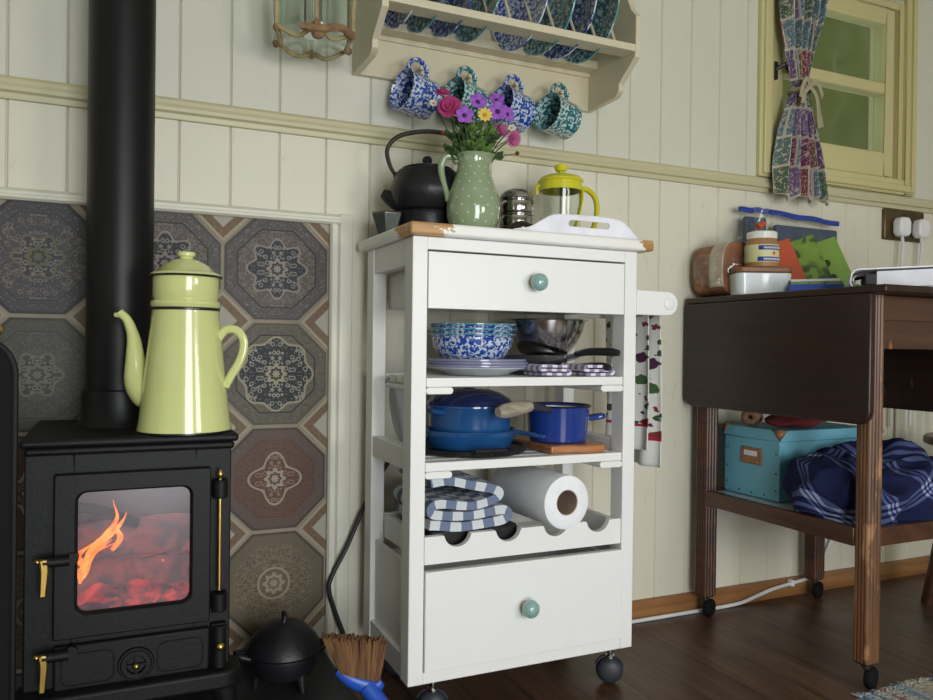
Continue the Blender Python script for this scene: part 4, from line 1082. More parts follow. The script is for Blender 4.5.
# flowers
def pt(a,r,z): return (px_+r*cos(a),py_+r*sin(a),ZT+z)
MOUTH=(px_,py_,ZT+.135)
view=Vector((-.40,-.85,.05)).normalized()
def facing(d):
    d=Vector(d).normalized(); q=Vector((0,0,1)).rotation_difference(d); return q.to_matrix().to_4x4()
def flower(name,lab,pos,kind,face,size,grp=None):
    pos=Vector(pos)
    t=thing(name,lab,'flower',pos,group=grp)
    st_=Vector(MOUTH)+Vector(((pos.x-MOUTH[0])*.18,(pos.y-MOUTH[1])*.18,-.02))
    mid=(st_+pos)/2+Vector((0,.004,.012))
    b=MB(); b.tube(bez([st_,mid,pos-Vector(face).normalized()*.002],14),.0013,6); obj('stem',b,M['leaf'],t)
    T=Matrix.Translation(pos)@facing(face)
    if kind=='violet':   npet,w,l,mt,cm,cr=5,.48,size,M['violet'],M['darkc'],.26
    elif kind=='daisy':  npet,w,l,mt,cm,cr=10,.26,size,M['yellowp'],M['orangec'],.30
    elif kind=='pompon': npet,w,l,mt,cm,cr=26,.13,size,M['magenta'],M['orangec'],.2
    elif kind=='pink':   npet,w,l,mt,cm,cr=20,.15,size,M['pinkp'],M['pinkp'],.2
    elif kind=='white':  npet,w,l,mt,cm,cr=6,.4,size,M['whitep'],M['orangec'],.3
    b=MB(); layers=3 if kind in('pompon','pink') else 1
    for ly in range(layers):
        for k in range(npet):
            a=2*pi*k/npet+ly*.2; rl=l*(1-.22*ly)
            b.T=T@Matrix.Rotation(a,4,'Z')@Matrix.Rotation(R(-12-25*ly),4,'Y')
            vs=[];N_=6
            for i in range(N_+1):
                s=i/N_; hw=rl*w*sin(pi*min(1,.12+.80*s))**.7
                vs+= [(rl*s,-hw,.0006+.10*rl*s*s),(rl*s,0,-.0002+.02*rl*s),(rl*s,hw,.0006+.10*rl*s*s)]
            fs2=[]
            for i in range(N_):
                for j in (0,1): fs2.append((3*i+j,3*i+j+1,3*i+j+4,3*i+j+3))
            b.add(vs,fs2)
    obj('petals',b,mt,t,solid=.0006)
    b=MB(); b.T=T; b.ell((0,0,.001),(l*cr,l*cr,l*cr*.6),14,8); obj('flower_centre',b,cm,t)
    return t
# positions: image offsets computed at depth near Y=1.36
def fp(px,py,Y=1.345):
    return None
FL=[('violet','violet five-petalled flower at the top centre of the bunch',(.6335,1.352,1.1430),(-.15,-.9,.3),.0185),
('violet','large violet five-petalled flower right of the yellow daisy',(.668,1.335,1.1250),(-.35,-.9,.1),.020),
('violet','violet flower lowest on the left, in front of the magenta bloom',(.5935,1.325,1.1050),(-.25,-.95,.1),.0178),
('violet','violet flower highest on the right of the bunch',(.679,1.362,1.1560),(-.3,-.8,.5),.0165),
('violet','small violet flower partly behind the large one at the far right',(.694,1.345,1.1260),(.3,-.9,.1),.016),
('daisy','yellow daisy in the middle of the bunch',(.6360,1.325,1.1110),(-.3,-.95,.15),.0145),
('pompon','fluffy magenta bloom at the left of the bunch',(.5720,1.345,1.1210),(-.5,-.85,.3),.0240),
('pompon','small magenta bloom highest on the left of the bunch',(.5700,1.375,1.1560),(-.2,-.6,.8),.0150),
('pink','pink bloom drooping lowest on the right of the bunch',(.7040,1.340,1.0790),(.1,-.9,-.3),.0170),
('pink','faded pink bloom above the drooping one on the right',(.6900,1.365,1.0990),(.1,-.95,.2),.0150)]
for k,l,p,f,s_ in FL: flower('cut_flower',l,p,k,f,s_,grp='flowers in the green jug')
for l,p in [('tiny white blossom at the far left of the bunch',(.549,1.37,1.134)),('tiny white blossom between the magenta bloom and the teal mug',(.616,1.375,1.127)),('tiny white blossom at the far right of the bunch',(.712,1.36,1.105))]:
    flower('cut_flower',l,p,'white',(-.3,-.9,.2),.008,grp='flowers in the green jug')
# leaf sprigs
sprigs=[]
random.seed(11)
def sprig(a,sp,h,mt,lab,n=9,ls=.016):
    tip=Vector((px_+sp*cos(a),py_+sp*sin(a)*.6,ZT+.155+h)); st_=Vector((px_+.010*cos(a),py_+.010*sin(a),ZT+.11))
    P_=bez([st_,(st_+tip)/2+Vector((0,0,.02)),tip],20)
    b=MB(); b.tube(P_,.0011,6)
    t=thing('leafy_sprig',lab,'foliage',st_,group='leafy sprigs in the green jug')
    obj('stem',b,M['leaf'],t)
    b=MB()
    for i in range(n):
        k=int(7+13*i/n); p=P_[min(k,20)]; an=random.uniform(0,2*pi); d=Vector((cos(an),sin(an)*.8,random.uniform(.1,.9))).normalized()
        b.T=Matrix.Translation(p)@facing(d); l=ls*random.uniform(.7,1.3); w=l*.28
        b.add([(0,0,0),(w,0,l*.45),(0,.002,l*.5),(-w,0,l*.45),(0,0,l)],[(0,1,2),(0,2,3),(1,4,2),(2,4,3)])
    obj('leaves',b,mt,t,solid=.0005)
names=['leaning far left','curving left','rising left of centre','rising behind the daisy','upright in the centre','right of centre','leaning right','reaching lowest at the right','short at the front left','short at the front middle','short at the front right']
for i,(a,sp,h) in enumerate([(pi*1.0,.062,.005),(pi*.95,.052,.035),(pi*1.15,.032,.065),(pi*.7,.02,.06),(pi*1.5,.012,.055),(0,.025,.055),(-.1,.045,.04),(.0,.055,.0),(pi*1.2,.034,.012),(pi*1.45,.022,.020),(pi*1.75,.032,.014)]):
    sprig(a,sp,h,M['leaf2'] if i in (4,9,10,5) else M['leaf'],'green leafy sprig '+names[i]+' of the jug mouth' if 'front' not in names[i] else 'short bright leafy sprig at the '+names[i][13:]+' of the jug mouth',n=24,ls=.021)
for l,p in [('thin twig with a dark red berry poking out to the right of the jug',(.712,1.335,1.050)),('thin twig with a small brown seed head at the upper right of the jug',(.706,1.35,1.083)),('thin twig with buds leaning out at the left of the jug',(.556,1.34,1.072))]:
    t=thing('berry_twig',l,'twig',p,group=None); s0=Vector(MOUTH)
    obj('stem',MB().tube(bez([s0,(s0+Vector(p))/2+Vector((0,0,.004)),Vector(p)],10),.0009,6),M['leaf'],t); obj('berry',MB().ell(p,.0042),M['berry'],t)

# stainless tins
tn=(.757,1.420)
tt_=thing('steel_tin_stack','stack of round stainless steel tins with a domed lid on the worktop','tins',(tn[0],tn[1],ZT))
for i in range(3):
    z=ZT+.0305*i
    lathe_obj('tin',[(0,0),(.030,0),(.0345,.002),(.036,.006),(.036,.0235),(.0345,.026),(.0375,.0275),(.0375,.0298),(.03,.0300),(0,.03)],(tn[0],tn[1],z),M['steel'],tt_)
lathe_obj('lid',[(.0365,.0917),(.0375,.0935),(.0365,.0965),(.030,.106),(.020,.1115),(.008,.1135),(0,.1135)],(tn[0],tn[1],ZT),M['steel'],tt_)
b=MB(); b.ell((0,0,0),(.036,.018,.016),24,14); 
for i,v in enumerate(b.v): v+=noise.noise_vector(v*60)*.004
for v in b.v: v+=Vector((.738,1.352,ZT+.019))
tag(obj('snack_pouch',b,M['darkbrown'],origin=(.738,1.352,ZT)),'dark brown crumpled pouch between the steel tins and the white tray','pouch')

# cafetiere
cc=(.872,1.435)
cf_=thing('cafetiere','glass cafetiere with yellow plastic lid and handle behind the white tray','cafetiere',(cc[0],cc[1],ZT))
lathe_obj('glass_beaker',[(0,.004),(.044,.004),(.0475,.008),(.048,.14),(.0495,.147),(.0475,.146),(.0465,.14),(.0460,.010),(.043,.0065),(0,.0065)],(cc[0],cc[1],ZT),M['glass'],cf_)
lathe_obj('base_ring',[(.0485,0),(.0525,0),(.0530,.004),(.0525,.012),(.0487,.012),(.0485,0)],(cc[0],cc[1],ZT),M['yplastic'],cf_)
b=MB(); b.lathe([(.0500,.128),(.0515,.128),(.0515,.147),(.054,.149),(.0535,.153),(.046,.160),(.026,.166),(.008,.168),(.006,.170)],48,(cc[0],cc[1],ZT))
l_=obj('lid',b,M['yplastic'],cf_)
obj('lid_knob',MB().lathe([(.005,.168),(.006,.172),(.0135,.175),(.0165,.181),(.015,.187),(.008,.190),(0,.1905)],28,(cc[0],cc[1],ZT)),M['yplastic'],l_)
hd=Vector((cos(.30),-sin(.30),0))
def cq(s,z,o=0): return (cc[0]+hd.x*s-hd.y*o,cc[1]+hd.y*s+hd.x*o,ZT+z)
b=MB(); b.tube(bez([cq(.050,.136),cq(.066,.134),cq(.084,.118),cq(.090,.090),cq(.084,.055),cq(.070,.028),cq(.056,.012)],34),.0062,12,flat=1.5); obj('handle',b,M['yplastic'],cf_)
b=MB(); b.tube(bez([cq(.046,.130,-.020),cq(.042,.100,-.030),cq(.030,.060,-.042),cq(.015,.012,-.0505)],24),.0032,10,flat=2.6); obj('cage_band',b,M['yplastic'],cf_)
b=MB(); b.tube([cq(-.049,.140),cq(-.060,.136),cq(-.058,.118)],[.008,.005,.003],10); obj('spout_guard',b,M['yplastic'],cf_)
cf_.scale=(.90,.90,.95)
obj('plunger_rod',MB().tube([cq(0,.02),cq(0,.166)],.0022,10),M['chrome'],cf_)
lathe_obj('plunger_disc',[(0,.018),(.044,.018),(.0455,.020),(.0455,.024),(.044,.026),(0,.026)],(cc[0],cc[1],ZT),M['chrome'],cf_)

# white serving tray
ty_=thing('serving_tray','white plastic serving tray with handle slots lying at the front of the worktop','tray',(.83,1.30,ZT))
def endwall(y0,lean,name,up=1):
    # outline in (x,z) with slot
    top=bez([(.668,.003,0),(.700,.009,0),(.725,.023,0),(.752,.035,0),(.81,.038,0),(.865,.038,0),(.900,.034,0),(.922,.022,0),(.938,.010,0),(.942,.004,0)],60)
    top=[(p[0],p[1]) for p in top]
    sl=[]
    n=len(top)
    slot=rrect(.800,.893,.017,.029,.0058,6)
    b=MB()
    def Y(z): return y0-lean*z
    # quads: below top outline, except slot -> build by columns
    xs=[p[0] for p in top]
    def slotrange(x):
        if .782<x<.875:
            e=min(x-.782,.875-x); k=min(1,e/.006); h=.006*math.sqrt(max(0,1-(1-k)**2)); return .023-h,.023+h
        return None
    th=.0022
    import bisect
    cols=sorted(set([round(x,5) for x in xs]+[.782,.7825,.784,.786,.788,.869,.871,.873,.8745,.875]))
    def topz(x):
        for a,c in zip(top,top[1:]):
            if a[0]<=x<=c[0]: return a[1]+(c[1]-a[1])*((x-a[0])/(c[0]-a[0]+1e-9))
        return .004
    for xa,xb in zip(cols,cols[1:]):
        ta,tb=topz(xa),topz(xb)
        sa,sb_=slotrange((xa+xb)/2) and (slotrange(xa) or (.023,.023)),slotrange((xa+xb)/2) and (slotrange(xb) or (.023,.023))
        segs=[((0,ta),(0,tb))] if not sa else [((0,sa[0]),(0,sb_[0])),((sa[1],ta),(sb_[1],tb))]
        for (a0,a1),(b0,b1) in segs:
            vs=[];
            for yo in (0,th):
                vs+= [(xa,Y(a0)+yo,ZT+a0),(xb,Y(b0)+yo,ZT+b0),(xb,Y(b1)+yo,ZT+b1),(xa,Y(a1)+yo,ZT+a1)]
            b.add(vs,[(0,1,2,3),(7,6,5,4),(0,4,5,1),(3,2,6,7)])
    # rolled lip
    b.tube([(p[0],Y(p[1])+th/2,ZT+p[1]) for p in top],.0019,8)
    return obj(name,b,M['whitepl'],ty_,angle=50)
endwall(1.262,.25,'handle_wall')
b=MB(); b.box(.690,.940,1.262,1.356,ZT,ZT+.0022); b.tube([(.688,1.262,ZT+.006),(.688,1.356,ZT+.006)],.004,10); b.tube([(.942,1.262,ZT+.006),(.942,1.356,ZT+.006)],.004,10); b.tube([(.69,1.357,ZT+.008),(.942,1.357,ZT+.008)],.004,10)
obj('tray_base',b,M['whitepl'],ty_)

# ------------------------------------------------------------------ plate rack
rk=thing('plate_rack','cream painted wall plate rack full of spattered enamel plates','plate rack',(.74,YW,1.235))
RX0,RX1=.447,1.034
obj('back_board',MB().box(RX0,RX1,YW-.016,YW+.0,1.235,1.62),M['rack'],rk,bevel=.0015)
side=[(YW-.016,1.235),(1.452,1.236),(1.436,1.247),(1.436,1.262),(1.418,1.276),(1.395,1.292),(1.378,1.304),(1.376,1.32),(1.376,1.392),(1.395,1.412),(1.408,1.440),(1.405,1.50),(1.43,1.56),(YW-.016,1.62)]
for x0 in (RX0,RX1-.014): obj('side_panel',MB().prism(side,'x',x0,x0+.014),M['rack'],rk,bevel=.0012)
obj('front_rail',MB().box(RX0+.014,RX1-.014,1.376,1.418,1.3145,1.3300),M['rack'],rk,bevel=.0015)
obj('rear_rail',MB().box(RX0+.014,RX1-.014,1.520,YW-.016,1.322,1.340),M['rack'],rk,bevel=.0015)
obj('ledge_bead',MB().box(RX0+.014,RX1-.014,YW-.022,YW-.0155,1.312,1.322),M['rack'],rk,bevel=.001)
dx0=.990
for k in range(11):
    x=dx0-.0515*k
    if x<RX0+.02: break
    obj('dowel',MB().tube([(x,1.405,1.3295),(x,1.470,1.4600),(x,1.50,1.515)],.0035,10),M['rack'],rk)
obj('top_rail',MB().box(RX0+.014,RX1-.014,1.478,1.508,1.510,1.525),M['rack'],rk)
for i,x in enumerate((.579,.690,.803,.920)):
    b=MB(); b.T=Matrix.Translation((x,YW-.016,1.2500))@Matrix.Rotation(R(87),4,'X'); b.lathe([(.0045,-.001),(.0045,.042),(.0058,.044),(.0062,.048),(.0045,.051),(0,.0515)],18); obj('mug_peg',b,M['rack'],rk)
# plates standing in the rack
pp=thing('enamel_plate','x','plate',(0,0,0),group='plates in the wall rack')
r=.106
b=MB(); b.T=Matrix.Rotation(R(-90),4,'Y')
b.lathe([(0,.0),(r*.62,.0),(r*.68,.002),(r*.80,.007),(r*.97,.009),(r,.0105),(r,.012),(r*.96,.0105),(r*.78,.0085),(r*.66,.0035),(r*.6,.0015),(0,.0015)],72)
obj('plate_body',b,M['specknavy'],pp,local=True)
b=MB(); b.T=Matrix.Rotation(R(-90),4,'Y'); b.tube([(r*cos(a),r*sin(a),.0112) for a in [2*pi*i/72 for i in range(72)]],.0017,8,closed=True)
obj('plate_rim',b,M['rimblue'],pp,local=True)
pl=[(.513,'navy','darkest small-looking blue plate at the far left of the rack'),(.563,'teal','teal plate second from the left in the rack'),(.617,'navy','navy plate third from the left in the rack'),(.673,'teal','teal plate fourth from the left, above the gap between the first mugs'),(.776,'blue','pale blue-and-white spattered plate in the middle of the rack'),(.838,'teal','teal plate just right of the pale blue one in the rack'),(.888,'navy','navy plate second from the right in the rack'),(.942,'teal','teal plate at the far right of the rack, most of its face showing')]
for i,(x,k,l) in enumerate(pl):
    mm={'navy':M['specknavy'],'teal':M['speckdteal'],'blue':M['speckblue']}[k]
    mr={'navy':M['rimblue'],'teal':M['rimteal'],'blue':M['rimblue']}[k]
    loc=(x+.006,1.4475,1.4095); rot=(R(20*i),0,R(7))
    if i==0:
        pp.location=loc; pp.rotation_euler=rot; pp['label']=l
    else: dup(pp,loc,rot,label=l,mats={'navy_spatter':mm,'blue_rim_enamel':mr})
# mugs
mg=thing('enamel_mug','blue and white spattered mug hanging at the far left peg','mug',(0,0,0),group='mugs hanging from the rack')
b=MB(); b.lathe([(0,.0),(.036,.0),(.040,.003),(.0415,.010),(.0425,.068),(.0440,.072),(.0430,.073),(.0410,.068),(.0400,.008),(0,.004)],48); obj('mug_body',b,M['speckblue'],mg,local=True)
b=MB(); b.tube(bez([(.040,0,.062),(.053,0,.066),(.068,0,.058),(.073,0,.044),(.068,0,.029),(.054,0,.019),(.040,0,.021)],30),.0050,10,flat=1.3); obj('handle',b,M['speckblue'],mg,local=True)
mugs=[(.579,'blue',None),(.690,'teal','teal and white spattered mug on the second peg, half hidden by the flowers'),(.803,'blue','blue and white spattered mug on the third peg, behind the violet flowers'),(.920,'teal','teal and white spattered mug on the far right peg')]
# local z -> opening direction, local x -> up (handle)
for i,(x,k,l) in enumerate(mugs):
    op=Vector((-.94,-.22,.16)).normalized(); upv=Vector((0,0,1)); xx=(upv-op*upv.dot(op)).normalized(); yy_=op.cross(xx)
    rot=Matrix((xx,yy_,op)).transposed()
    peg=Vector((x,YW-.016-.040,1.2575)); 
    inner=Vector((.0730,0,.044))     # inside top of the handle
    loc=Vector((x-.010,YW-.016-.054,1.2635))-rot@inner
    e=rot.to_euler(); mg.scale=(1,1,1)
    if i==0: mg.location=loc; mg.rotation_euler=e
    else: dup(mg,loc,e,label=l,mats={'blue_white_spatter':M['speckteal']} if k=='teal' else None)

# lantern
lc=(.338,1.452)
ln=thing('hanging_lantern','glass jar lantern in knotted jute hanging at the top left of the rack','lantern',(lc[0],lc[1],1.24))
lathe_obj('glass_jar',[(0,.004),(.066,.002),(.074,.006),(.0765,.016),(.0765,.15),(.072,.17),(.060,.18),(.060,.20),(.057,.20),(.057,.178),(.069,.168),(.0735,.15),(.0735,.020),(.066,.012),(0,.012)],(lc[0],lc[1],1.24),M['glassg'],ln)
b=MB()
for k in range(6):
    a=k*pi/3+.35; a2=a+pi/6
    b.tube(bez([(lc[0]+.0795*cos(a),lc[1]+.0795*sin(a),1.246),(lc[0]+.080*cos(a),lc[1]+.080*sin(a),1.29),(lc[0]+.080*cos(a+.06),lc[1]+.080*sin(a+.06),1.38),(lc[0]+.05*cos(a),lc[1]+.05*sin(a),1.46),(lc[0],lc[1],1.60)],26),.0042,8)
    b.tube(bez([(lc[0]+.0795*cos(a),lc[1]+.0795*sin(a),1.250),(lc[0]+.060*cos(a2),lc[1]+.060*sin(a2),1.232),(lc[0]+.0795*cos(a+pi/3),lc[1]+.0795*sin(a+pi/3),1.250)],12),.0045,8)
b.tube([(lc[0],lc[1],1.60),(lc[0],lc[1],ZC-.002)],.004,8)
obj('jute_cords',b,M['ropepale'],ln)
b=MB()
for k in range(6):
    a=k*pi/3+.35; obj('jute_knot',MB().ell((lc[0]+.0800*cos(a),lc[1]+.0800*sin(a),1.247),(.0065,.0065,.008),10,8),M['rope'],ln)
b.ell((lc[0]-.01,lc[1]-.074,1.232),(.012,.010,.012),10,8)
b.tube(bez([(lc[0]-.04,lc[1]-.070,1.240),(lc[0]-.01,lc[1]-.083,1.236),(lc[0]+.03,lc[1]-.078,1.246),(lc[0]+.06,lc[1]-.058,1.242)],16),.007,8)
for v in b.v: v+=noise.noise_vector(v*120)*.0018
obj('jute_fringe',b,M['rope'],ln)
tl=thing('tea_light','small candle in a silver cup inside the hanging glass lantern','candle',(lc[0]-.005,lc[1],1.2525))
lathe_obj('metal_cup',[(0,0),(.019,0),(.020,.001),(.020,.075),(.021,.076),(.019,.076),(.019,.07),(0,.07)],(lc[0]-.005,lc[1],1.2525),M['chrome'],tl)

# ------------------------------------------------------------------ drop leaf table
tb=thing('drop_leaf_table','dark wooden drop-leaf table on casters with a lower shelf, against the wall','table',(1.55,1.30,0))
def tpart(name,b,mt,**k): return obj(name,b,mt,tb,**k)
tpart('table_top',MB().box(1.322,1.785,1.000,1.560,.786,.801),M['darkwood'],bevel=.003)
lp=[(1.560,.7855),(1.030,.7855)]+[(1.030+.028-.028*cos(a),.558-.028*sin(a)) for a in [pi/2*i/8 for i in range(9)]]+[(1.560-.028+.028*sin(a),.558-.028*cos(a)) for a in [pi/2*i/8 for i in range(9)]]
tpart('leaf',MB().prism(lp,'x',1.320,1.336),M['darkwood'],bevel=.003)
tpart('leaf',MB().prism(lp,'x',1.771,1.787),M['darkwood'],bevel=.003)
LGX=(1.352,1.722); LGY=(1.052,1.500)
for ix,lx in enumerate(LGX):
    for iy,ly in enumerate(LGY):
        w=.036
        if iy: lx=lx-.009 if ix==0 else lx
        # reeded leg
        poly=[];nr=4
        def edge(a,b_):
            ax,ay=a;bx,by=b_;dx,dy=(bx-ax),(by-ay);L=math.hypot(dx,dy);nx,ny=dy/L,-dx/L
            for k in range(nr):
                for s in (0,.25,.5,.75): 
                    t=(k+s)/nr; o=.0022*sin(pi*s)
                    poly.append((ax+dx*t+nx*o,ay+dy*t+ny*o))
        wy=w if iy else .030
        c4=[(lx,ly),(lx+w,ly),(lx+w,ly+wy),(lx,ly+wy)]
        for i in range(4): edge(c4[i],c4[(i+1)%4])
        lg=tpart('leg',MB().prism(poly,'z',.056,.785),M['legwood'] if iy==0 else M['railwood'],angle=50)
        cx,cy=lx+w/2,ly+wy/2
        b=MB(); b.box(cx-.016,cx+.016,cy-.014,cy+.014,.051,.057); b.tube([(cx,cy,.052),(cx,cy,.044)],.009,10)
        b.tube([(cx,cy,.047),(cx+.012,cy-.003,.024)],[.009,.006],8)
        ca=obj('caster',b,M['iron'],lg)
        b=MB(); b.T=Matrix.Translation((cx+.010,cy-.004,.0225))@Matrix.Rotation(R(20),4,'Z')@Matrix.Rotation(R(90),4,'X')
        b.lathe([(0,-.006),(.012,-.006),(.014,-.008),(.020,-.008),(.0222,-.005),(.0222,.005),(.020,.008),(.014,.008),(.012,.006),(0,.006)],28); obj('wheel',b,M['soot'],ca)
b=MB(); b.box(1.384,1.722,1.060,1.076,.678,.785); b.box(1.384,1.722,1.056,1.060,.735,.785); tpart('end_apron',b,M['apron'],bevel=.0015)
tpart('end_apron',MB().box(1.384,1.722,1.510,1.526,.69,.785),M['darkwood'])
for x0 in (1.346,1.746): tpart('side_apron',MB().box(x0,x0+.014,1.085,1.499,.69,.785),M['darkwood'])
for x0 in (1.344,1.744): tpart('shelf_rail',MB().box(x0,x0+.018,1.080,1.502,.284,.321),M['railwood'],bevel=.002)
b=MB(); b.box(1.386,1.724,1.058,1.076,.284,.321); tpart('shelf_rail',b,M['railwood'],bevel=.002)
tpart('shelf_rail',MB().box(1.376,1.724,1.512,1.528,.284,.321),M['railwood'],bevel=.002)
tpart('lower_shelf',MB().box(1.362,1.744,1.076,1.512,.290,.302),M['railwood'])
SZ=.3022
# papers
def paper(z,x0,y0,x1,y1,rz,lab,mt=None,h=.006):
    cx,cy=(x0+x1)/2,(y0+y1)/2; b=MB(); b.T=Matrix.Translation((cx,cy,0))@Matrix.Rotation(rz,4,'Z')@Matrix.Translation((-cx,-cy,0)); b.box(x0,x1,y0,y1,z,z+h)
    tag(obj('paper_folder',b,mt or M['rootwhite'],origin=(cx,cy,z),bevel=.001),lab,'papers')
paper(SZ,1.372,1.17,1.60,1.50,0,'white paper folder lying lowest under the turquoise box',h=.0105)
paper(SZ+.0106,1.368,1.19,1.59,1.50,R(1.0),'pale grey sheaf of papers directly beneath the turquoise box',M['plate_grey'],h=.006)
# box
bx=thing('storage_box','turquoise cardboard storage box with tan leather corners on the table shelf','storage box',(1.53,1.40,SZ+.018))
X0,X1,Y0,Y1,z0=1.400,1.700,1.322,1.504,SZ+.018
obj('box_body',MB().box(X0+.003,X1-.003,Y0+.003,Y1-.003,z0,.4595),M['turq'],bx,bevel=.002)
obj('box_lid',MB().box(X0,X1,Y0,Y1,.460,.486),M['turq'],bx,bevel=.002)
for cxn,cyn,sx_,sy_ in ((X0,Y0,1,1),(X0,Y1,1,-1),(X1,Y0,-1,1)):
    b=MB(); e=.0012
    b.add([(cxn-sx_*e,cyn-sy_*e,.4855),(cxn-sx_*e,cyn-sy_*e,.4615),(cxn+sx_*.022,cyn-sy_*e,.4855)],[(0,1,2)])
    b.add([(cxn-sx_*e,cyn-sy_*e,.4855),(cxn-sx_*e,cyn-sy_*e,.4615),(cxn-sx_*e,cyn+sy_*.022,.4855)],[(0,1,2)])
    b.add([(cxn-sx_*e,cyn-sy_*e,.4868),(cxn+sx_*.022,cyn-sy_*e,.4868),(cxn-sx_*e,cyn+sy_*.022,.4868)],[(0,1,2)])
    obj('leather_corner',b,M['leather'],bx,solid=.0012)
hp=obj('label_holder',MB().box(X0-.0005,X0+.0035,1.378,1.444,.398,.438),M['leather'],bx,bevel=.003)
b=MB(); b.box(X0-.0015,X0,1.391,1.432,.418,.430); obj('label_card',b,M['rootwhite'],hp)
obj('stud',MB().ell((X0-.001,1.391,.405),(.002,.003,.003)),M['brass'],hp)
b=MB()
for y in (1.335,1.49):
    for z in (.345,.385,.430): b.ell((X0+.002,y,z),(.0015,.0022,.0022),8,6)
for y in (1.37,1.41,1.45): b.ell((X0+.002,y,.330),(.0015,.0022,.0022),8,6)
obj('rivets',b,M['iron'],bx)
# rope coil & red bundle on the box
rc=MB()
for k in range(3): rc.tube([(1.425+.55*.0115*sin(a)*-1+.010*k,1.44+.0125*sin(a)+.010*k*.4,.5082+.0120*cos(a)) for a in [2*pi*i/24 for i in range(24)]],.0085,10,closed=True)
tag(obj('rope_coil',rc,M['rope'],origin=(1.432,1.44,.487)),'small coil of brown rope on the turquoise box lid','rope')
b=MB()
b.ell((0,0,0),(.085,.045,.017),30,14)
for v in b.v: v+=noise.noise_vector(v*26)*.010; v.z=max(v.z,-.014)
for v in b.v: v+=Vector((1.505,1.385,.5018))
tag(obj('cloth_bundle',b,M['redcloth'],origin=(1.505,1.385,.487)),'dark red cloth bundle lying on the turquoise box under the table leaf','cloth')

# plaid throw
b=MB(); N1,N2=110,70; vs=[];fs_=[];uv=[]
C0=Vector((1.548,1.190,SZ+.005)); BASE=[]
def thr(u,v):
    a=2*pi*u; t=v*pi*.56
    rx,ry,h=.208,.103,.142
    c=cos(a);s_=sin(a)
    sg=lambda q:math.copysign(abs(q)**.62,q)
    x=rx*sin(t)*sg(c); y=ry*sin(t)*sg(s_); z=h*max(0,cos(t))**.55 if cos(t)>0 else 0
    p=Vector((x,y,z)); BASE.append(p.copy()); q=Vector((x*6,y*7,z*7))+Vector((3,1,2))
    f=1-abs(noise.noise(q*1.2))*2; f2=1-abs(noise.noise(q*2.6+Vector((5,5,5))))*2; f3=noise.noise(q*5)
    d=.032*f+.022*f2+.007*f3-.018
    nrm=Vector((x/rx**2,y/ry**2,(z+.02)/h**2)).normalized()
    p=p+nrm*d*(.45+.55*min(1,z/.03)); p.z=max(p.z,-.003)
    p.x=max(p.x,-.180) if p.z<.022 else p.x
    return C0+p
b.grid(thr,150,100)
# warp uv
nu=[]
for k,f in enumerate(b.f):
    u=[]
    for vi in f:
        p=BASE[vi]; w=noise.noise_vector(p*9)
        u.append((p.x*1.6+p.z*1.0+w.x*.05, p.y*1.6-p.z*1.9+p.x*.7+w.y*.05))
    nu.append(u)
b.uv=nu
tag(obj('plaid_blanket',b,M['plaid'],origin=(1.555,1.165,SZ),angle=80),'crumpled navy plaid blanket heaped on the lower table shelf','blanket')

# ------------------------------------------------------------------ on the table
TZ=.8013
# bread
br=thing('bread_loaf','brown loaf of bread in a clear bag at the wall end of the table','bread',(1.385,1.485,TZ))
b=MB(); 
def loaf(u,v):
    a=2*pi*u; y=1.437+.115*v; e=min(1,.55+1.3*math.sqrt(max(0,1-(2*v-1)**2))); r1=.050*e
    c=cos(a);s=sin(a); k=1/(abs(c)**3.2+abs(s)**3.2)**(1/3.2)
    x=1.382+r1*k*c*.98; z=TZ+.064+ .060*e*k*s*(1.12 if s>0 else 1)
    p=Vector((x,y,max(z,TZ+.0015))); return p
b.grid(loaf,48,20)
b.add([loaf(i/48,0) for i in range(48)],[tuple(range(48))]); b.add([loaf(i/48,1) for i in range(48)],[tuple(range(48))])
obj('loaf',b,M['bread'],br)
b=MB()
def bag(u,v):
    a=2*pi*u; t=.02+.96*v; p=Vector((1.384+.061*sin(pi*t)**.45*cos(a)*1.0,1.496-.072*cos(pi*t),TZ+.066+.068*sin(pi*t)**.45*sin(a)))
    p+=noise.noise_vector(p*45)*.007; p.z=max(p.z,TZ+.0012); return p
b.grid(bag,60,30)
b.grid(lambda u,v:(1.338-.012*v+.010*cos(2*pi*u)*(1-v*.3),1.455+.012*sin(2*pi*u)*(1-v*.2),TZ+.020-.022*v*0+.02*v+.008*sin(6*pi*u)*v),20,8)
for i in range(14):
    a=1.2+i*.33; b.tube([(1.384+.060*cos(a),1.435+.006*sin(i*2.3),TZ+.066+.066*sin(a)),(1.384+.064*cos(a+.1),1.47+.01*sin(i),TZ+.066+.068*sin(a+.1)),(1.384+.060*cos(a-.05),1.52,TZ+.066+.066*sin(a-.05))],[.0003,.0016,.0003],5)
obj('bread_bag',b,M['film'],br)
b=MB()
def band(u,v):
    p=loaf(.08+.52*u,.03+.42*v); c_=Vector((1.382,p.y,TZ+.064)); return c_+(p-c_)*1.03
b.grid(band,30,8); obj('bag_print',b,M['paleprint'],br,solid=.0004)
b=MB(); b.T=Matrix.Translation((1.395,1.4235,TZ+.090))@Matrix.Rotation(R(-30),4,'Z')@Matrix.Rotation(R(84),4,'X'); b.lathe([(0,.001),(.011,.001),(.011,0),(0,0)],24,mi=0); b.lathe([(.0112,.001),(.0165,.001),(.0165,0),(.0112,0)],24,mi=1)
obj('round_sticker',b,[M['yplastic'],M['black']],br)
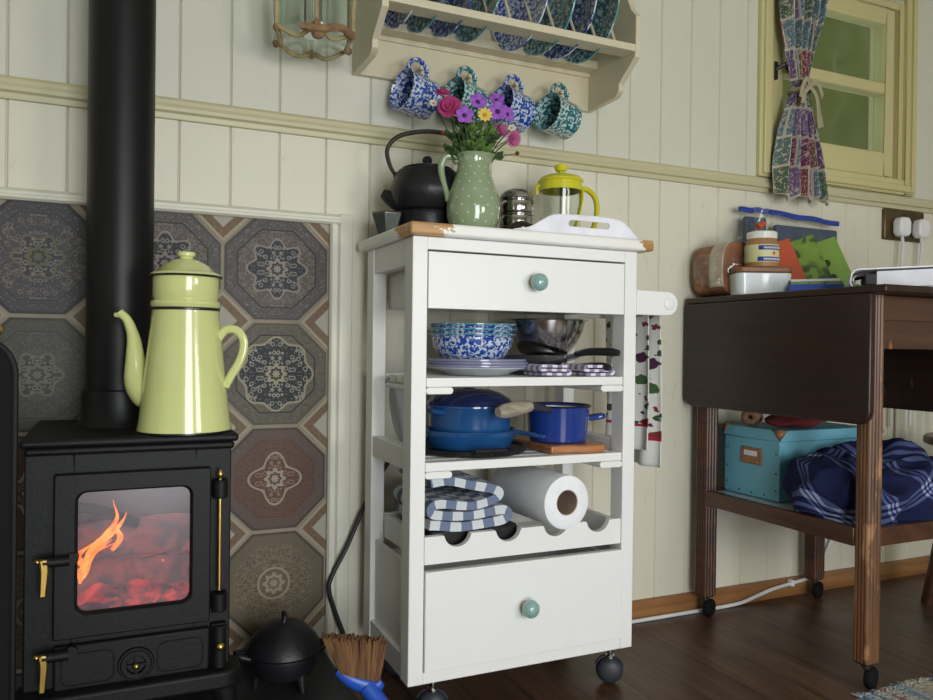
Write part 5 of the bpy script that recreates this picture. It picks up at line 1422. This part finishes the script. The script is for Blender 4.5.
# white dish with brown lid
wd=thing('butter_dish','white ceramic dish with a brown lid on the near-left of the table','dish',(1.400,1.392,TZ))
b=MB(); b.T=Matrix.Translation((1.400,1.392,TZ))@Matrix.Rotation(R(-24),4,'Z')
prs=rrect(-.066,.066,-.040,.040,.018,6)
n=len(prs); vs=[(p[0]*.93,p[1]*.9,0) for p in prs]+[(p[0],p[1],.052) for p in prs]
b.add(vs,[tuple(range(n))[::-1],tuple(range(n,2*n))]+[(i,(i+1)%n,(i+1)%n+n,i+n) for i in range(n)]); obj('dish_body',b,M['whitecer'],wd,bevel=.002)
b=MB(); b.T=Matrix.Translation((1.400,1.392,TZ))@Matrix.Rotation(R(-24),4,'Z'); b.prism(rrect(-.068,.068,-.042,.042,.018,6),'z',.0525,.066); obj('dish_lid',b,M['brown'],wd,bevel=.003)
# jar
jc=(1.414,1.400); jz=TZ+.0665
jr=thing('spread_jar','jar of brown spread with a yellow, blue and red label standing on the dish lid','jar',(jc[0],jc[1],jz))
jr.scale=(.88,.88,.92)
lathe_obj('jar_glass',[(0,0),(.040,0),(.0435,.004),(.0440,.062),(.038,.072),(.037,.080)],(jc[0],jc[1],jz),M['peanut'],jr)
lathe_obj('jar_lid',[(.0375,.076),(.0395,.076),(.0395,.092),(.037,.0945),(0,.095)],(jc[0],jc[1],jz),M['cream'],jr)
a0,a1=R(195),R(315)
lb=lathe_obj('jar_label',[(.0442,.014),(.0447,.0145),(.0447,.0585),(.0442,.059)],(jc[0],jc[1],jz),M['lav'],jr); 
def arcband(name,za,zb,aa,ab,mt,par,r=.0451):
    b=MB(); b.grid(lambda u,v:(jc[0]+r*cos(aa+(ab-aa)*u),jc[1]+r*sin(aa+(ab-aa)*u),jz+za+(zb-za)*v),16,1); return obj(name,b,mt,par,solid=.0003)
arcband('label_band',.045,.056,R(215),R(312),M['blueink'],lb); arcband('label_band',.016,.027,R(212),R(312),M['blueink'],lb)
random.seed(3)
for za in (.0475,.0185):
    a=R(232)
    while a<R(304):
        w=R(random.uniform(2.5,5)); arcband('label_mark',za,za+.0055,a,a+w,M['rootwhite'],lb,.0455); a+=w+R(2)
b=MB(); an=R(268); ctr=Vector((jc[0]+.0454*cos(an),jc[1]+.0454*sin(an),jz+.0365)); b.T=Matrix.Translation(ctr)@facing((cos(an),sin(an),0))
pts=[(.0065*(1 if k%2==0 else .4)*cos(k*pi/5),.0065*(1 if k%2==0 else .4)*sin(k*pi/5)) for k in range(10)]; b.prism(pts,'z',0,.0005); obj('label_star',b,M['label_red'],lb)
# magazines / cards
def slab(name,lab,cat,c,size,rot,mt,bev=.001,extra=None):
    t=Matrix.Translation(c)@Matrix.Rotation(rot[2],4,'Z')@Matrix.Rotation(rot[1],4,'Y')@Matrix.Rotation(rot[0],4,'X')
    b=MB(); b.T=t; b.box(-size[0]/2,size[0]/2,-size[1]/2,size[1]/2,0,size[2]); o=obj(name,b,mt,origin=c,bevel=bev); 
    if lab: tag(o,lab,cat)
    return o,t
slab('booklet','blue booklet lying lowest on the table left of the ring binder','booklet',(1.472,1.292,TZ),(.115,.050,.023),(0,0,R(-46)),M['bluepl'])
slab('booklet','printed green and yellow booklet lying on the blue one','booklet',(1.480,1.300,TZ+.0233),(.110,.045,.007),(0,0,R(-43)),M['greenpack'])
slab('booklet','white-paged book under the upright packets','booklet',(1.482,1.303,TZ+.0305),(.105,.042,.006),(0,0,R(-48)),M['rootwhite'])
# leaning packets (in x-z facing the camera)
def packet(lab,cat,xb,yb,zb,w,h,lean,skew,mt,name,th=.012,rz=-42):
    t=Matrix.Translation((xb,yb,zb))@Matrix.Rotation(R(rz),4,'Z')@Matrix.Rotation(R(-lean),4,'X')@Matrix.Rotation(R(skew),4,'Y')
    b=MB(); b.T=t; b.box(0,w,0,th,0,h); o=obj(name,b,mt,origin=(xb,yb,zb),bevel=.0015); tag(o,lab,cat); return o,t
o,t=packet('orange-red packet leaning beside the jar of spread','packet',1.505,1.442,TZ+.001,.085,.140,14,-20,M['label_red'],'food_packet')
b=MB()
for k in range(2):
    b.T=t
    for i in range(7): b.box(.018+.017*k-.0015,.018+.017*k+.0015,-.0006,0,.016+.010*i,.022+.010*i)
obj('printed_text',b,M['peanut'],o)
bpy.data.objects[o.name]
o2,t=packet('green and dark printed packet leaning in the middle behind the books','packet',1.580,1.440,TZ+.001,.095,.152,14,-20,M['greenpack'],'food_packet')
o3,t=packet('lime green card packet leaning at the right, nearest the ring binder','packet',1.662,1.412,TZ+.001,.072,.158,14,-20,M['greencard'],'food_packet')
b=MB(); b.T=t; b.ell((.028,-.001,.095),(.008,.001,.010)); b.ell((.030,-.001,.055),(.007,.001,.008)); obj('printed_leaf',b,M['leaf'],o3)
# zip bags
def zipbag(lab,x0,x1,y,zt,col,droop,name='zip_bag'):
    t=thing(name,lab,'plastic bag',((x0+x1)/2,y,TZ))
    b=MB()
    def f(u,v):
        x=x0+(x1-x0)*u; bulge=.018*sin(pi*v)*sin(pi*u); p=Vector((x,y-bulge,TZ+.002+(zt-TZ-.002-droop*u)*v)); p.y+=.004*noise.noise(p*40); return p
    def g_(u,v):
        p=f(u,v); x=x0+(x1-x0)*u; p.y=y+.018*sin(pi*v)*sin(pi*u)+.004*noise.noise(p*40+Vector((9,9,9))); return p
    b.grid(f,30,20); b.grid(g_,30,20); obj('bag_film',b,M['film'],t)
    b=MB(); b.T=Matrix.Identity(4)
    pts=[Vector((x0+(x1-x0)*k/16,y+.001*sin(k),zt-droop*k/16+.0015*sin(k*.8))) for k in range(17)]
    b.tube(pts,.0070,8,flat=.3,up=(0,0,1)); obj('zip_strip',b,M['blueink'],t,label='bright blue zip strip')
    b=MB(); b.box(x0+.018,x1-.012,y-.008,y+.008,TZ+.004,zt-droop-.020); obj('contents',b,col,t,bevel=.006,seg=3)
M['slateblue']=plain('slate_blue_wrapper',(.055,.08,.13),.5); M['orangewrap']=plain('orange_wrapper',(.42,.20,.04),.5)
zipbag('clear zip bag with blue strip against the wall above the bread bag',1.470,1.572,1.535,1.036,M['slateblue'],-.004)
zipbag('wide clear zip bag with blue strip and slate-blue contents against the wall',1.577,1.835,1.536,1.038,M['slateblue'],.012)
# twisted clear bag neck with red clip
cbg=thing('clear_bag','clear plastic bag with a twisted neck and red clip behind the jar','plastic bag',(1.47,1.48,TZ))
b=MB()
def cbf(u,v):
    a=2*pi*u; z=TZ+.002+v*.232
    if v<.55: r=.042-.010*v
    elif v<.78: r=.0365-(v-.55)/.23*.030
    else: r=.0065+(v-.78)*.10
    x=1.478+.018*max(0,v-.7)/.3; p=Vector((x+r*.8*cos(a),1.482+r*.6*sin(a),z)); p+=noise.noise_vector(p*60)*.004*min(1,v*10); p.z=max(p.z,TZ+.001); return p
b.grid(cbf,30,36); obj('bag_film',b,M['film'],cbg)
obj('red_clip',MB().tube([(1.468,1.468,TZ+.180),(1.489,1.468,TZ+.190)],.0075,10),M['label_red'],cbg,label='red clip')
b=MB(); b.box(1.458,1.500,1.468,1.496,TZ+.003,TZ+.115); obj('contents',b,M['cream'],cbg,bevel=.008)
# binder
rb=thing('ring_binder','white ring binder lying flat at the near end of the table','ring binder',(1.53,1.15,TZ))
BT=Matrix.Translation((1.385,1.130,0))@Matrix.Rotation(R(-48),4,'Z')@Matrix.Translation((-1.342,-1.040,0))
x0,x1,z0,z1=1.342,1.640,TZ,TZ+.042
th=.0028
outer=[(x1,z0),(x0+.012,z0),(x0+.004,z0+.004),(x0,z0+.012),(x0+.002,z1-.010),(x0+.008,z1-.003),(x0+.016,z1),(x1,z1+.006)]
inner=[(x1,z1+.006-th),(x0+.017,z1-th),(x0+.010,z1-.003-th*.7),(x0+.002+th,z1-.012),(x0+th,z0+.013),(x0+.006,z0+.006),(x0+.013,z0+th),(x1,z0+th)]
y0,y1=1.040,1.215
b=MB(); b.T=BT; n=len(outer)
for i in range(n-1):
    a,c=outer[i],outer[i+1]; ia,ic=inner[n-1-i],inner[n-2-i]
    b.add([(a[0],y0,a[1]),(c[0],y0,c[1]),(ic[0],y0,ic[1]),(ia[0],y0,ia[1]),(a[0],y1,a[1]),(c[0],y1,c[1]),(ic[0],y1,ic[1]),(ia[0],y1,ia[1])],[(0,1,2,3),(7,6,5,4),(0,4,5,1),(3,2,6,7),(0,3,7,4),(1,5,6,2)])
obj('cover',b,M['whitepl'],rb,angle=50)
b=MB(); b.T=BT; b.add([(x0+.050,y0+.006,z0+.005),(x1-.01,y0+.006,z0+.005),(x1-.01,y0+.006,z1+.001),(x0+.050,y0+.006,z1-.006),(x0+.050,y1-.006,z0+.005),(x1-.01,y1-.006,z0+.005),(x1-.01,y1-.006,z1+.001),(x0+.050,y1-.006,z1-.006)],[(0,1,2,3),(7,6,5,4),(0,4,5,1),(3,2,6,7),(0,3,7,4),(1,5,6,2)])
obj('pages',b,M['rootwhite'],rb)
for yy in (y0+.03,y0+.11,y1-.03):
    b=MB(); b.T=BT; b.tube([(x0+.032+.024*cos(a),yy,z0+.020+.013*sin(a)) for a in [2*pi*i/28 for i in range(28)]],.0022,8,closed=True); obj('ring',b,M['chrome'],rb)
b=MB(); b.T=BT; b.box(x0+.014,x0+.048,y0+.010,y1-.01,z0+.004,z0+.0075); b.box(x0+.030,x0+.052,y0+.007,y1-.01,z0+.010,z1-.012); obj('ring_plate',b,M['iron'],rb)
b=MB(); b.T=BT; b.tube(bez([(1.575,1.13,TZ+.053),(1.60,1.14,TZ+.055),(1.635,1.12,TZ+.054)],12),.004,8); b.tube([(1.60+.008*cos(a),1.15+.008*sin(a),TZ+.052) for a in [2*pi*i/16 for i in range(16)]],.002,6,closed=True)
tag(obj('silver_clip',b,M['chrome'],origin=(1.6,1.13,TZ+.049)),'small silver clip lying on the ring binder','clip')

# ------------------------------------------------------------------ stool at right edge
sl=thing('wooden_stool','dark wooden stool partly visible at the right edge behind the table','stool',(2.0,1.20,0))
obj('seat',MB().lathe([(0,.437),(.150,.437),(.160,.442),(.160,.455),(.155,.460),(0,.460)],48,(2.0,1.20,0)),M['legwood'],sl)
for fx_,fy_ in ((1.990,1.368),(2.165,1.20),(2.0,1.03),(1.845,1.19)):
    obj('leg',MB().tube([(2.0+(fx_-2.0)*.62,1.20+(fy_-1.20)*.55,.437),(fx_,fy_,.001)],[.012,.016],12),M['railwood'],sl)

# rug
b=MB()
def rg(u,v):
    x=1.318+1.28*u; y=1.040-1.0*v+ (0.006*sin(x*160)+.004*sin(x*61) if v<.01 else 0)
    return (x+(.004*sin(y*150) if u<.01 else 0),y,.007+.0018*sin(x*190+2*sin(y*60))+.001*sin(y*260))
b.grid(rg,260,100)
b.grid(lambda u,v:(1.30+1.3*u,1.04-1.0*v,.0008),20,20)
tag(obj('rag_rug',b,M['rug'],origin=(1.9,.5,0)),'multicoloured woven rag rug at the bottom right corner of the floor','rug')
b=MB(); random.seed(8)
for k in range(100):
    x=1.320+.012*k; b.tube([(x,1.036,.006),(x+random.uniform(-.004,.004),1.048+random.uniform(0,.010),.004)],[.004,.0018],6)
rf=obj('rug_fringe',b,M['rug'],bpy.data.objects['rag_rug']); rf['kind']='stuff'

# brush and dustpan
bh=thing('hand_brush','hand brush with brown bristles and blue handle standing by the trolley','brush',(.41,1.27,0))
# bristles: clump from base block up-left
b=MB(); random.seed(5)
A=Vector((.394,1.292,.100))
ax=Vector((.062,-.012,-.020))  # along block
for k in range(520):
    s=random.uniform(-.5,.5); w=random.uniform(-.5,.5)
    p=A+ax*s+Vector((.006,.022,0))*w; d=Vector((-.012+.030*s,.02+.02*w,.098)).normalized()
    q=p+d*random.uniform(.058,.068)+Vector((.030*s,0,0))
    b.tube([p,(p+q)/2,q],[.0024,.0030,.0018],5)
bb_=obj('bristles',b,M['bristle'],bh); bb_['kind']='stuff'
b=MB(); b.tube(bez([(.355,1.300,.112),(.380,1.294,.094),(.415,1.286,.080),(.430,1.282,.088)],16),lerpr([.007,.014,.017,.009],16),12,flat=.8)
b.tube(bez([(.405,1.286,.080),(.425,1.262,.055),(.445,1.225,.030),(.462,1.165,.0135)],14),lerpr([.016,.013,.011],14),12)
obj('brush_handle',b,M['bluepl'],bh,label='bright blue plastic handle')
dp=thing('dustpan','red plastic dustpan on the floor below the brush, at the bottom edge','dustpan',(.41,1.17,0))
b=MB(); b.prism([(.340,1.09),(.470,1.09),(.455,1.215),(.368,1.215)],'z',.001,.004); b.prism([(.366,1.212),(.457,1.212),(.455,1.222),(.368,1.222)],'z',.001,.034); b.prism([(.340,1.09),(.345,1.09),(.372,1.215),(.367,1.215)],'z',.001,.024); b.prism([(.465,1.09),(.470,1.09),(.458,1.215),(.452,1.215)],'z',.001,.024)
obj('pan_body',b,M['redpl'],dp,bevel=.002)

# cables
yc=YW-.006
b=MB(); b.tube(bez([(.60,yc-.02,.50),(.53,yc-.015,.425),(.487,yc-.012,.352),(.443,yc-.016,.258),(.411,yc-.018,.200),(.405,yc-.018,.170),(.420,yc-.016,.120),(.440,yc-.014,.066),(.452,yc-.02,.006)],60),.0048,10)
tag(obj('black_cable',b,M['cabblack'],origin=(.45,yc-.02,0)),'black cable trailing down the wall behind the trolley','cable')
b=MB(); b.tube(bez([(1.02,1.548,.005),(1.17,1.545,.005),(1.34,1.545,.005),(1.49,1.545,.006),(1.56,1.546,.018),(1.62,1.546,.030),(1.70,1.547,.038),(1.765,1.550,.046),(1.81,1.556,.075),(1.86,1.565,.135),(1.93,1.568,.26),(2.08,1.566,.44)],70),.0048,10)
tag(obj('white_cable',b,M['cabwhite'],origin=(1.17,1.545,0)),'white cable running along the skirting behind the table','cable')
b=MB(); b.box(1.682,1.694,YW-.034,YW-.0195,.030,.046); tag(obj('cable_clip',b,M['plug'],origin=(1.688,YW-.02,.03),bevel=.001),'white clip holding the cable to the skirting','clip')

# ------------------------------------------------------------------ light
def area(name,loc,rot,sx_,sy_,power,col):
    l=bpy.data.lights.new(name,'AREA'); l.shape='RECTANGLE'; l.size=sx_; l.size_y=sy_; l.energy=power; l.color=col
    o=bpy.data.objects.new(name,l); COL.objects.link(o); o.location=loc; o.rotation_euler=rot; return o
area('doorway_daylight',((DX0+DX1)/2,YF-.06,DZ/2),(R(90),0,0),DX1-DX0,DZ,32,(.95,.98,1.0))
area('window_daylight',((VX0+VX1)/2,YF-.06,(VZ0+VZ1)/2),(R(90),0,0),VX1-VX0,VZ1-VZ0,12,(1.0,.97,.90))
w=bpy.data.worlds.new('world'); bpy.context.scene.world=w; w.use_nodes=True
bg=w.node_tree.nodes['Background']; bg.inputs[0].default_value=(.80,.90,1,1); bg.inputs[1].default_value=1.25
vs_=bpy.context.scene.view_settings
vs_.view_transform='Standard'; vs_.look='None'; vs_.gamma=1; vs_.exposure=0.12; vs_.use_curve_mapping=False
for o in bpy.data.objects:
    if '_w' in o: del o['_w']
